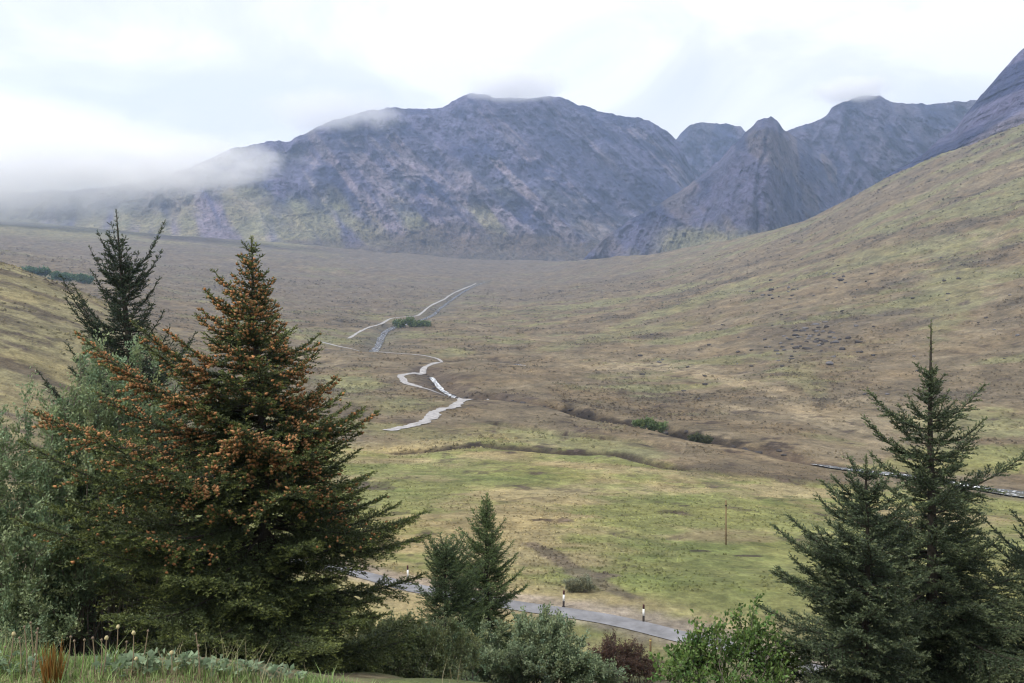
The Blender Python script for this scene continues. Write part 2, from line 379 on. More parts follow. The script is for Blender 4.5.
def tufts(name, label, n, rows, wsize, hsize, shade, seed, mask=None):
    r = np.random.default_rng(seed); nr, nc = GX.shape
    i = r.integers(np.searchsorted(yr, rows[0]), np.searchsorted(yr, rows[1]), n); j = r.integers(60, nc-60, n)
    k = n1[i, j]*.5+n2[i, j]*.9+n3[i, j]*.5 > r.normal(.08, .16, n)
    if mask is not None: k &= mask(i, j)
    k &= (seg_dist(GX[i, j], GY[i, j], ROADP) > 2.6)
    for P in (pA, pB, pC, pD, RIVER_R): k &= seg_dist(GX[i, j], GY[i, j], P) > 4.5
    i, j = i[k], j[k]; n = len(i)
    x = GX[i, j]+r.normal(size=n)*GY[i, j]*.001; y = GY[i, j]+r.normal(size=n)*GY[i, j]*.002
    z = GZ[i, j]; c = C[i, j]*(shade[0]+(shade[1]-shade[0])*r.uniform(0, 1, (n, 1)))
    w = r.uniform(*wsize, n)*(.5+y/600); h = r.uniform(*hsize, n)*(.5+y/600)
    V = []
    for q in range(5):
        a = q*1.2566+r.uniform(0, .6, n); V.append(np.stack([x+np.cos(a)*w*r.uniform(.7, 1.3, n), y+np.sin(a)*w*r.uniform(.7, 1.3, n), z-.15*h], 1))
    for q in range(3):
        a = q*2.094+r.uniform(0, 1, n); V.append(np.stack([x+np.cos(a)*w*.45, y+np.sin(a)*w*.45, z+h*r.uniform(.7, 1.1, n)], 1))
    V = np.stack(V, 1).reshape(-1, 3)
    f = np.array([(0, 1, 5), (1, 2, 6), (1, 6, 5), (2, 3, 6), (3, 4, 7), (3, 7, 6), (4, 0, 5), (4, 5, 7), (5, 6, 7)])
    o = mesh(name, V, (f[None]+(np.arange(n)*8)[:, None, None]).reshape(-1, 3), M_ground, np.repeat(c, 8, 0))
    return tag(o, label, kind='stuff')
tufts('grass_tussocks', 'rough grass tussocks of the near field', 60000, (80, 280), (.10, .36), (.08, .32), (.55, 1.25), 3)
tufts('heather_clumps', 'heather and rush clumps on the moor and hillside', 110000, (260, 1900), (.2, .8), (.18, .6), (.5, 1.15), 4)
# ------------------------------------------------------------------ ribbons: road, paths, water
def ribbon(name, P, width, mat, off, kind='structure', nw=3, camber=0., col=None, label=None, jag=0.):
    P = np.asarray(P); d = np.gradient(P, axis=0); d /= np.linalg.norm(d, axis=1)[:, None]+1e-9
    n = np.stack([-d[:, 1], d[:, 0]], 1); wv = width if np.ndim(width) else np.full(len(P), width)
    s = np.linspace(-1, 1, nw)
    Lw = wv*(1+jag*fbm(np.arange(len(P))/2., np.zeros(len(P)), 4, 3, .7)); Rw = wv*(1+jag*fbm(np.arange(len(P))/2., np.zeros(len(P))+9, 4, 5, .7))
    half = np.where(s[None] < 0, Lw[:, None], Rw[:, None])/2
    XY = P[:, None]+n[:, None]*(s[None, :, None]*half[..., None])
    z = H(XY[..., 0], XY[..., 1])
    zc = z[:, nw//2:nw//2+1]
    z = z*.25+zc*.75 if camber is None else z
    Z = z+off
    return tag(mesh(name, np.concatenate([XY, Z[..., None]], -1).reshape(-1, 3), grid_faces(len(P), nw), mat, smooth=True), label, kind=kind)
M_road = plain('asphalt', (.19, .19, .2), .9, .7, .28, [(6, .01)])
M_path = plain('path_gravel', (.33, .318, .315), .95, .6, .4)
def water_mat(name, foam=.3, sc_=.8, base=(.06, .065, .07)):
    m, nt, out = new_mat(name)
    bs = N(nt, 'ShaderNodeBsdfPrincipled'); bs.inputs['Roughness'].default_value = .12; bs.inputs['IOR'].default_value = 1.33
    tc = N(nt, 'ShaderNodeTexCoord'); no = N(nt, 'ShaderNodeTexNoise'); no.inputs['Scale'].default_value = sc_; no.inputs['Detail'].default_value = 6
    mp = N(nt, 'ShaderNodeMapping'); mp.inputs['Scale'].default_value = (.8, 1, 1)
    L(nt, tc.outputs['Object'], mp.inputs[0]); L(nt, mp.outputs[0], no.inputs['Vector'])
    mr = N(nt, 'ShaderNodeMapRange'); mr.inputs['From Min'].default_value = .62-foam*.4; mr.inputs['From Max'].default_value = .72-foam*.4
    L(nt, no.outputs['Fac'], mr.inputs['Value'])
    mx = N(nt, 'ShaderNodeMix', data_type='RGBA'); mx.inputs['A'].default_value = (*base, 1); mx.inputs['B'].default_value = (.75, .77, .8, 1)
    L(nt, mr.outputs[0], mx.inputs['Factor']); L(nt, mx.outputs['Result'], bs.inputs['Base Color'])
    m2 = N(nt, 'ShaderNodeMapRange'); m2.inputs['To Min'].default_value = .12; m2.inputs['To Max'].default_value = .8
    L(nt, mr.outputs[0], m2.inputs['Value']); L(nt, m2.outputs[0], bs.inputs['Roughness'])
    b = N(nt, 'ShaderNodeBump'); b.inputs['Distance'].default_value = .15; L(nt, no.outputs['Fac'], b.inputs['Height']); L(nt, b.outputs[0], bs.inputs['Normal'])
    L(nt, bs.outputs[0], out.inputs['Surface'])
    return m
M_water = water_mat('river_water', .14, 1.0); M_rapid = water_mat('white_rapids', .42, .9)
ribbon('road', ROADP, 2.3, M_road, .06, nw=7, label='narrow grey tarmac road')
for P, w in ((pA, np.linspace(4.6, 4.2, len(pA))), (pB, 3.7), (pC, 2.2), (pD, 3.1)):
    ribbon('path', P, w, M_path, .22, jag=1., label='pale gravel footpath beside the river')
ribbon('river', RIVER_R, np.interp(np.arange(len(RIVER_R)), [0, 12, 30, 48, 100], [1.6, 4, 7.5, 11, 11.]), M_water, .35, jag=.35, nw=7, label='river with white rapids')
k = len(RIVER_R)
ribbon('river', RIVER_R[int(k*.56):int(k*.68)], 5.5, M_rapid, .5, jag=.8, nw=5, label='white water rapids')
ribbon('river', FALLS[5:20], 2.6, M_rapid, .6, jag=.8, label='small waterfall'); ribbon('river', FALLS[18:], 2.4, M_rapid, .4, jag=.6, label='stream below the fall')
ribbon('river', UPRIV, np.linspace(6.5, 4.5, len(UPRIV)), M_water, .45, jag=.7, label='upper river over rocks')
ribbon('river', BURN[42:50], 1.4, M_water, .35, jag=.4, label='small burn'); ribbon('river', MIDBURN[-8:], 4., M_water, .5, jag=.4, label='small burn')

# ------------------------------------------------------------------ mountains
def mountain(name, label, ridge, base, d_ridge, d_base, step, nrow, disp, colf, back=500, prof=1.0, seed=0):
    ridge = np.array(ridge, float); base = np.array(base, float)
    p0, p1 = ridge[0, 0], ridge[-1, 0]
    pxs = np.arange(p0, p1+step, step)
    ry = np.interp(pxs, ridge[:, 0], ridge[:, 1]); by = np.interp(pxs, base[:, 0], base[:, 1])
    dr = np.interp(pxs, *zip(*d_ridge)); db = np.interp(pxs, *zip(*d_base))
    ry = ry+fbm(pxs/9., pxs*0, 4, seed+3, .65)*2.2
    s = np.linspace(0, 1, nrow)[:, None]
    Y = by+(ry-by)*s; D = db+(dr-db)*s**prof
    wx = (pxs[None]-CX)/F*D
    wz = (HY-Y)/F*D
    dd = disp(pxs[None]+0*s, s+0*pxs[None], Y, wx, wz)
    env = sstep(.02, .26, s)*(1-.6*sstep(.93, 1, s))
    D2 = D+dd*env
    # rim and back side
    X = (pxs[None]-CX)/F*D2; Z = (HY-Y)/F*D2
    bs_ = np.array([.15, .5, 1.0])[:, None]
    Db = D2[-1][None]+back*bs_; Zb = Z[-1][None]-(Z[-1][None]+80)*np.array([.04, .3, 1.0])[:, None]
    Xb = X[-1][None]*(1+back*bs_/D2[-1][None])
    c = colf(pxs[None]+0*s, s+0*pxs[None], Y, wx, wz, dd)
    cb = np.repeat(c[-1:], 3, 0)
    XX = np.concatenate([X, Xb]); YY = np.concatenate([D2, Db]); ZZ = np.concatenate([Z, Zb])
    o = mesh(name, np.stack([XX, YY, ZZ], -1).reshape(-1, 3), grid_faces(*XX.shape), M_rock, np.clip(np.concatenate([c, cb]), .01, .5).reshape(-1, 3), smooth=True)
    return tag(o, label, kind='structure')

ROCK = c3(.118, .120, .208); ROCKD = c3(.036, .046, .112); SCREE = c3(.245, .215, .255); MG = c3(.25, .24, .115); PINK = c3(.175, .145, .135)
def crag(wx, wz, seed, a=1., sk=.8, rib=60):
    """ledges and gullies, in metres of depth"""
    g = ridged(wx/330+wz/900, wz/700, 4, seed)*75
    g2 = ridged(wx/110+wz/300, wz/170, 5, seed+5, .65)*75+ridged(wx/45, wz/60, 3, seed+6, .6)*30*sstep(-.3, .3, fbm(wx/200, wz/120, 3, seed+8))
    g2 = g2+ridged((wx+sk*wz)/95, wz/620, 4, seed+21, .6)*rib+ridged((wx+sk*wz)/34, wz/260, 3, seed+23, .6)*rib*.3
    t = wz/38+1.6*fbm(wx/240, wz/120, 3, seed+9)
    led = (np.abs((t % 1)-.5)*2-.5)*9*sstep(-.1, .4, fbm(wx/180, wz/90, 3, seed+11))
    return -(g+g2)*a+led*a
def colB(px, s, Y, wx, wz, dd):
    c = np.zeros(px.shape+(3,))+ROCK
    rk = .75*fbm(wx/170+wz/300, wz/95, 6, 201, .62)+.35*fbm((wx+.8*wz)/60, wz/300, 4, 203)
    c = mixc(c, ROCKD, sstep(.0, .3, rk)*.9)
    st = fbm((wx+.85*wz)/62, wz/620, 5, 207, .6)      # scree shoots slanting down to the right
    c = mixc(c, SCREE, .85*sstep(.0, .3, st+.25*(1-s)-.25*sstep(.55, .9, s)-.35*sstep(0, .3, rk)))
    g = fbm(wx/260, wz/70, 5, 211)
    low = sstep(.62, .22, s+.18*g-.26*(1-sstep(180, 400, px)))*(1-sstep(470, 620, px)*.75)
    c = mixc(c, MG, .8*low*sstep(-.25, .25, fbm((wx+.8*wz)/90, wz/240, 4, 215)))
    c = mixc(c, FARC, .97*sstep(.26, .10, s+.2*g+.22*sstep(420, 220, px)))
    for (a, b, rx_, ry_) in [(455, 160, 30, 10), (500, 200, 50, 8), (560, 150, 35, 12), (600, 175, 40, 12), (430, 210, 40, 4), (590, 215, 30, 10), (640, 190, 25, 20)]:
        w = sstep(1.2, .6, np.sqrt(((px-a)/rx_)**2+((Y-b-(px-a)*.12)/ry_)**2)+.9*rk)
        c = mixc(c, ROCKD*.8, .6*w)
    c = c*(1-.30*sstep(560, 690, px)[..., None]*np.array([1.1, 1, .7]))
    return c
def dispB(px, s, Y, wx, wz):
    rib = ridged((px+ (Y-150)*-.55)/95, s*1.2, 3, 71)*150
    k_ = 1-.75*sstep(380, 220, px)*sstep(.75, .45, s)
    return (crag(wx, wz, 73, .8)-rib*sstep(0, .5, s))*k_
ridgeB = [(-600, 205), (-200, 198), (0, 192), (80, 190), (140, 182), (190, 167), (228, 150), (245, 146), (262, 142), (290, 141), (305, 133), (320, 125), (345, 117), (370, 110), (395, 107), (430, 109), (448, 106), (458, 97), (475, 93), (495, 97), (520, 98), (545, 96), (563, 97), (580, 105), (600, 111), (620, 115), (640, 118), (655, 123), (668, 132), (680, 144), (690, 166), (700, 190), (712, 215), (730, 262)]
baseB = [(-600, 250), (0, 245), (200, 252), (400, 266), (560, 276), (740, 278)]
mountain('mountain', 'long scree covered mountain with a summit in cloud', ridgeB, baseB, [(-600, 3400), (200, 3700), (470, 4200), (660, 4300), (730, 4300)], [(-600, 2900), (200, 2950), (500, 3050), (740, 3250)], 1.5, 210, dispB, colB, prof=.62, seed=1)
def colR(k=1., green=.4, seed=300, pink=.3, sk=0.):
    def f(px, s, Y, wx, wz, dd):
        c = np.zeros(px.shape+(3,))+ROCK*k*.9
        rk = fbm(wx/140, wz/110, 5, seed)
        rk = .7*rk+.5*fbm((wx+sk*wz)/40, wz/300, 4, seed+9, .6)
        c = mixc(c, ROCKD*k, sstep(-.1, .3, rk))
        c = mixc(c, PINK*k, pink*sstep(.0, .35, fbm(wx/100, wz/160, 4, seed+3)))
        c = mixc(c, MG*.8, green*2*sstep(.45, .1, s+.3*rk)*sstep(-.1, .3, fbm(wx/130, wz/90, 4, seed+5)))
        return c
    return f
mountain('mountain', 'notched rock peak in the gap behind', [(655, 175), (668, 160), (676, 140), (682, 132), (690, 125), (700, 122), (715, 123), (728, 124), (742, 128), (750, 137), (765, 152), (790, 175)], [(655, 262), (790, 262)], [(655, 4900), (790, 4900)], [(655, 4300), (790, 4300)], 1.2, 110,
         lambda px, s, Y, wx, wz: crag(wx, wz, 83, 1.0), colR(.95, .15, 310, .2), seed=2)
def dispE(px, s, Y, wx, wz):
    return crag(wx, wz, 93, .9, .15, 75)-ridged((px+(Y-150)*.25)/48, s, 3, 95)*130
mountain('mountain', 'dark crag ridge with flat topped cliffs and cloud on its summit', [(740, 175), (760, 160), (776, 142), (786, 131), (800, 126), (815, 122), (827, 115), (832, 107), (845, 101), (858, 98), (870, 95), (880, 96), (890, 102), (898, 104), (915, 104), (940, 103), (960, 101), (974, 100), (990, 99), (1040, 96), (1200, 92)], [(740, 270), (1200, 250)], [(740, 4000), (870, 4300), (1200, 4300)], [(740, 3350), (1200, 3000)], 1.2, 160, dispE, colR(.85, .5, 320, .2), seed=3)
def dispD(px, s, Y, wx, wz):
    spx = np.interp(Y, [118, 160, 200, 250], [768, 762, 752, 745])            # the nose of the buttress
    r = px-spx
    wl = sstep(-12, 12, r); g = crag(wx, wz, 103, .6, -.55, 60)*(1-wl)+crag(wx, wz, 104, .6, .45, 60)*wl
    nose = -340*np.exp(-(np.abs(r)/60)**1.3)*sstep(0, .3, s+.2)
    gul = 70*np.exp(-((px-np.interp(Y, [118, 135, 150, 170, 190, 240], [770, 767, 765, 759, 757, 757])+2*vnoise(Y/7, Y*0, 3))/3.)**2)*(.5+.5*vnoise(Y/12, Y*0, 5))*(1-sstep(205, 235, Y))+25*np.exp(-((px-np.interp(Y, [118, 190, 240], [770, 757, 757]))/3.)**2)
    g2 = 60*np.exp(-((px-np.interp(Y, [130, 240], [790, 800]))/5)**2)
    return g+nose+gul+g2-ridged((px-(Y-150)*.5)/34, s, 3, 107)*55
def colD(px, s, Y, wx, wz, dd):
    c = colR(.88, .35, 330, .6, -.4)(px, s, Y, wx, wz, dd)
    w = np.exp(-((px-np.interp(Y, [118, 135, 150, 170, 190, 240], [770, 767, 765, 759, 757, 757])+2*vnoise(Y/7, Y*0, 3))/2.2)**2)*(1-sstep(200, 225, Y))
    c = mixc(c, ROCKD*.6, .55*w)
    c = mixc(c, MG*1.0, .8*sstep(222, 240, Y+6*fbm(wx/60, wz/30, 3, 7))*sstep(640, 680, px))
    return c
mountain('mountain', 'pointed rock peak split by a dark gully', [(575, 268), (590, 252), (603, 238), (620, 227), (640, 214), (665, 200), (690, 185), (705, 173), (720, 160), (732, 146), (742, 137), (752, 127), (758, 121), (764, 118), (771, 117), (777, 121), (783, 128), (790, 133), (800, 139), (815, 150), (832, 158), (850, 172), (875, 186), (905, 205)], [(575, 274), (905, 272)], [(575, 3150), (768, 3500), (800, 3800), (905, 4050)], [(575, 3140), (768, 2850), (905, 3300)], 1.0, 170, dispD, colD, seed=4)
def colF(px, s, Y, wx, wz, dd):
    c = np.zeros(px.shape+(3,))+ROCKD*1.1
    c = mixc(c, ROCK, sstep(-.05, .35, fbm(wx/70, wz/50, 5, 341)))
    c = mixc(c, SCREE*.9, .8*sstep(.52, .40, s+.12*fbm(wx/50, wz/60, 4, 345)))
    return c
mountain('mountain', 'steep dark rock ridge climbing out of frame above the hillside', [(820, 222), (845, 206), (870, 190), (890, 174), (905, 165), (925, 152), (942, 138), (955, 128), (962, 118), (972, 106), (985, 92), (1000, 74), (1012, 60), (1024, 48), (1060, 15), (1120, -25), (1300, -110), (1640, -200)],
         [(820, 240), (900, 196), (1024, 150), (1300, 0), (1640, -90)], [(820, 2400), (1024, 2300), (1640, 2000)], [(820, 2050), (900, 1900), (1024, 1640), (1640, 1450)], 1.5, 110,
         lambda px, s, Y, wx, wz: crag(wx, wz, 113, .45)-ridged((px+(Y-100)*.6)/40, s, 3, 117)*45*sstep(.2, .6, s), colF, seed=5)
print('terrain', time.time()-T0)
# ------------------------------------------------------------------ vegetation
def norm(v): return v/(np.linalg.norm(v, axis=-1, keepdims=True)+1e-9)
def perp_frame(d):
    ref = np.where(np.abs(d[:, 2:3]) > .9, np.array([[1., 0, 0]]), np.array([[0, 0, 1.]]))
    a = norm(np.cross(d, ref)); b = np.cross(d, a); return a, b

def tubes(paths, sides=5):
    """paths: list of (Nx3 points, N radii) -> verts, quads"""
    Vs = []; Fs = []; off = 0
    ang = np.arange(sides)/sides*2*math.pi; ca, sa = np.cos(ang), np.sin(ang)
    for P, r in paths:
        P = np.asarray(P, float); r = np.asarray(r, float)
        d = norm(np.gradient(P, axis=0)); a, b = perp_frame(d)
        V = P[:, None]+r[:, None, None]*(a[:, None]*ca[None, :, None]+b[:, None]*sa[None, :, None])
        n = len(P); i = np.arange(n*sides).reshape(n, sides); j = np.roll(i, -1, 1)
        Fs.append(np.stack([i[:-1], j[:-1], j[1:], i[1:]], -1).reshape(-1, 4)+off)
        Vs.append(V.reshape(-1, 3)); off += n*sides
    return np.concatenate(Vs), np.concatenate(Fs)

def shoots_mesh(P, D, Ln, Cc, nb=9, blade=.42, wid=.11, r=None):
    """needle sprays: each shoot is a fan of narrow pointed blades set round a short axis"""
    r = r or rng
    n = len(P); D = norm(D); a, b = perp_frame(D)
    Vs = np.empty((n, nb, 3, 3), np.float32); Cs = np.empty((n, nb, 3, 3), np.float32)
    for k in range(nb):
        t = k/nb; ph = k*2.4+r.uniform(0, 6.3, n)
        side = a*np.cos(ph)[:, None]+b*np.sin(ph)[:, None]
        root = P+D*(t*Ln*.95)[:, None]
        bd = norm(D*.75+side*.8) if k < nb-1 else D
        tip = root+bd*(Ln*blade*r.uniform(.8, 1.2, n))[:, None]
        wv = norm(np.cross(bd, r.normal(size=(n, 3))))*(Ln*wid)[:, None]
        Vs[:, k, 0] = root-wv; Vs[:, k, 1] = root+wv; Vs[:, k, 2] = tip
        q = (r.uniform(.8, 1.2, n)*(1+.25*t))[:, None]
        Cs[:, k, 0] = Cc*q*.85; Cs[:, k, 1] = Cc*q*.85; Cs[:, k, 2] = Cc*q*1.15
    V = Vs.reshape(-1, 3); Fc = np.arange(len(V)).reshape(-1, 3)
    return V, Fc, np.clip(Cs.reshape(-1, 3), 0, .6)

def spruce(label, px, d, topY, left, right, seed, e_low=-12, e_top=38, tone=(.026, .042, .022), tip=(.06, .085, .028), cones=None, spacing=.30,
           leader=.06, dens=1., irr=.3, lo=.5, ragged=0., extra=(), lean=0., group=None, low_branch=.04, curl=.35, category='tree', tipup=0.):
    """left / right: crown half widths in photo px at heights 0..1 (base to top); cones: (tmin, tmax, amount)"""
    r = np.random.default_rng(seed)
    bx = (px-CX)/F*d; bz = float(H(bx, d))-.1; tz = (HY-topY)/F*d; Ht = tz-bz
    root = empty('spruce_tree', (bx, d, bz), label, category, group)
    hl = np.linspace(0, 1, len(left)); hr = np.linspace(0, 1, len(right))
    pxm = d/F
    # trunk
    tt = np.linspace(0, 1, 26); wob = .012*Ht
    TP = np.stack([lean*Ht*tt**2+wob*np.sin(tt*7+seed)*tt*(1-tt)*2, wob*np.cos(tt*6+seed*2)*tt*(1-tt)*2, tt*Ht], 1)
    def trunk_at(t): return np.array([np.interp(t, tt, TP[:, k]) for k in range(3)])
    rad = .019*Ht*(1-tt)**.9+.007
    V, Fc = tubes([(TP, rad)], 8); mesh('trunk', V, Fc, M_bark, parent=root, smooth=True)
    wood = []; SP = []; SD = []; SL = []; SC = []; CP = []; CD = []
    tone = np.array(tone); tip = np.array(tip)
    jobs = []
    h = low_branch*Ht
    while h < Ht*(1-leader):
        t = h/Ht; nbr = int(r.integers(4, 7)) if t < .93 else int(r.integers(3, 5)); a0 = r.uniform(0, 6.3)
        for k in range(nbr):
            jobs.append((t+r.normal()*.004, a0+k*2*math.pi/nbr+r.normal()*.22, 1.))
        for k in range(int(r.integers(1, 4)) if t < .85 else 0):
            jobs.append((t+r.uniform(0, spacing/Ht), r.uniform(0, 6.3), r.uniform(.35, .7)))
        h += spacing*(1 if t < .8 else .8)*r.uniform(.8, 1.2)
    for (t, az, k) in extra: jobs.append((t, az, -k))
    for t, az, k in jobs:
        cw = .5+.5*math.cos(az)
        Rm = (np.interp(t, hl, left)*(1-cw)+np.interp(t, hr, right)*cw)*pxm
        Lb = Rm*k*r.uniform(lo, 1.08)*min(1.08, (1 if t < .5 or r.uniform() > ragged else .35)+irr*1.3*float(vnoise(az*1.3+seed, t*11, seed))) if k > 0 else -k*pxm
        if Lb < .05: continue
        e0 = R(e_low+(e_top-e_low)*t**1.3+r.normal()*5)
        n = 9; s = np.linspace(0, 1, n)
        hz = np.array([math.cos(az), math.sin(az)*(.9), 0])
        up = np.sin(e0)*s+curl*s**2.2*(.35+.65*t)+tipup*s**3-.08*np.sin(s*3.14)
        sd = np.array([-hz[1], hz[0], 0])*r.normal()*.12
        o = trunk_at(t)
        P = o+Lb*(hz[None]*(s*math.cos(e0))[:, None]+np.array([0, 0, 1])[None]*up[:, None]+sd[None]*(s**2)[:, None])
        rb = .004+.011*Lb*(1-s*.9)*.8
        wood.append((P, rb))
        step = .085/dens; ns = max(3, int(Lb/step))
        for q in (np.arange(ns)+.7+r.uniform(-.3, .3, ns))/ns:
            if q < .12 or q > 1: continue
            i = min(int(q*(n-1)), n-2); f = q*(n-1)-i
            p0 = P[i]*(1-f)+P[i+1]*f; tg = norm(P[i+1]-P[i])
            sidev = norm(np.cross(tg, [0, 0, 1.]))
            for sg in (-1, 1):
                if r.uniform() < .12: continue
                Ll = min((.48*Lb*(1-q)**.8+.07)*r.uniform(.6, 1.1), .95)
                dirl = norm(tg*r.uniform(.5, .9)+sg*sidev*.85+np.array([0, 0, r.normal()*.18-.10*(1-t)]))
                m = max(2, int(Ll/.055*dens))
                u = (np.arange(m)+r.uniform(0, .6))/m
                keep = u > (.1 if q < .35 and Ll > .3 else 0.)
                u = u[keep]
                if not len(u): continue
                droop = np.array([0, 0, -.12*Ll])
                pp = p0+dirl*(u*Ll)[:, None]+droop*(u**2)[:, None]
                if Ll > .18: wood.append((np.stack([p0, p0+dirl*Ll*.5+droop*.25, p0+dirl*Ll*.95+droop*.9]), np.array([.005, .004, .002])))
                pv = norm(np.cross(dirl, [0, 0, 1.]))
                s2 = np.where(np.arange(len(u)) % 2 == 0, 1, -1)[:, None]
                dd = dirl*.8+s2*pv*r.uniform(.3, .8, (len(u), 1))+np.array([0, 0, 1])*r.uniform(-.1, .4, (len(u), 1))
                ll = r.uniform(.075, .13, len(u))
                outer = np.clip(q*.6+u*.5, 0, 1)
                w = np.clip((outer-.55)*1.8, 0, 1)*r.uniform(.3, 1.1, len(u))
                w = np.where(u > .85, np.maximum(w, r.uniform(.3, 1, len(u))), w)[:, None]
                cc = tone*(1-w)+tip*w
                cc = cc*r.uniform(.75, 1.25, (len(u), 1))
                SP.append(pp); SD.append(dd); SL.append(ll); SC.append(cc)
                if cones is not None and cones[0] < t < cones[1]:
                    am = cones[2]*(1 if not callable(cones[3] if len(cones) > 3 else None) else cones[3](t, az))
                    cl = am*(.15+1.4*(fbm(np.array([p0[0]*1.5+seed]), np.array([p0[2]*1.7+p0[1]]), 2, 5)[0] > .0))
                    mk = r.uniform(0, 1, len(u)) < cl*(.25+.75*(u > .5))*(q > .3)
                    if mk.any():
                        CP.append(pp[mk]+dd[mk]*(ll[mk]*.5)[:, None]); CD.append(norm(dd[mk]+np.array([0, 0, .3])))
        # shoots along the branch itself
        m = max(3, int(Lb/.05)); u = np.linspace(.2, 1, m)
        pp = np.stack([np.interp(u, s, P[:, k2]) for k2 in range(3)], 1); tg = norm(P[-1]-P[-3])
        dd = tg+r.normal(size=(m, 3))*.35+np.array([0, 0, .2]); w = np.clip(u*1.3-.5, 0, 1)[:, None]*.8
        SP.append(pp); SD.append(dd); SL.append(r.uniform(.07, .12, m)); SC.append((tone*(1-w)+tip*w)*r.uniform(.8, 1.2, (m, 1)))
    # leader shoots
    u = np.linspace(1-leader*1.4, 1, int(14+leader*60)); pp = np.stack([np.interp(u, tt, TP[:, k2]) for k2 in range(3)], 1)
    for _ in range(3):
        SP.append(pp); SD.append(r.normal(size=pp.shape)*.5+np.array([0, 0, .8])); SL.append(r.uniform(.05, .09, len(u))); SC.append(np.repeat(tip[None]*.9, len(u), 0))
    V, Fc = tubes(wood, 4); mesh('branches', V, Fc, M_bark, parent=root)
    P = np.concatenate(SP); D = np.concatenate(SD); LL = np.concatenate(SL); CC = np.concatenate(SC)
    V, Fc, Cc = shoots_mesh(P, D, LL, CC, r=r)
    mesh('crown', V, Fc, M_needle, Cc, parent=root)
    if CP:
        cp = np.concatenate(CP); cd = norm(np.concatenate(CD)); a, b = perp_frame(cd); n = len(cp)
        ln = r.uniform(.05, .12, n)[:, None]; rd = ln*.34
        col = np.array([.36, .165, .070])*r.uniform(.55, 1.35, (n, 1))*np.array([1, 1, 1])
        mixw = r.uniform(0, 1, (n, 1))**2; col = col*(1-mixw)+np.array([.24, .15, .07])*mixw
        pts = [cp-cd*ln*.5]
        for k in range(4): pts.append(cp+a*rd*math.cos(k*1.571)+b*rd*math.sin(k*1.571)-cd*ln*.08)
        pts.append(cp+cd*ln*.5)
        Vv = np.stack(pts, 1).reshape(-1, 3)
        f = np.array([(0, 2, 1), (0, 3, 2), (0, 4, 3), (0, 1, 4), (5, 1, 2), (5, 2, 3), (5, 3, 4), (5, 4, 1)])
        Fv = (f[None]+(np.arange(n)*6)[:, None, None]).reshape(-1, 3)
        tag(mesh('cones', Vv, Fv, M_cone, np.repeat(col, 6, 0), parent=root), kind='stuff')
    print(label[:30], 'shoots', len(P), 'cones', sum(map(len, CP)), 'H', round(Ht, 1), round(time.time()-T0, 1))
    return root

def leaves_mesh(P, D, Ln, wd, Cc, r, fold=.25):
    n = len(P); D = norm(D); sd = norm(np.cross(D, r.normal(size=(n, 3)))); up = np.cross(sd, D)
    Ln = Ln[:, None]; w = Ln*wd
    v0 = P; v1 = P+D*Ln*.45+sd*w+up*w*fold; v2 = P+D*Ln; v3 = P+D*Ln*.45-sd*w+up*w*fold
    V = np.stack([v0, v1, v2, v3], 1).reshape(-1, 3)
    i = (np.arange(n)*4)[:, None]; Fc = np.concatenate([i+np.array([[0, 1, 2]]), i+np.array([[0, 2, 3]])], 1).reshape(-1, 3)
    return V, Fc, np.repeat(Cc, 4, 0)

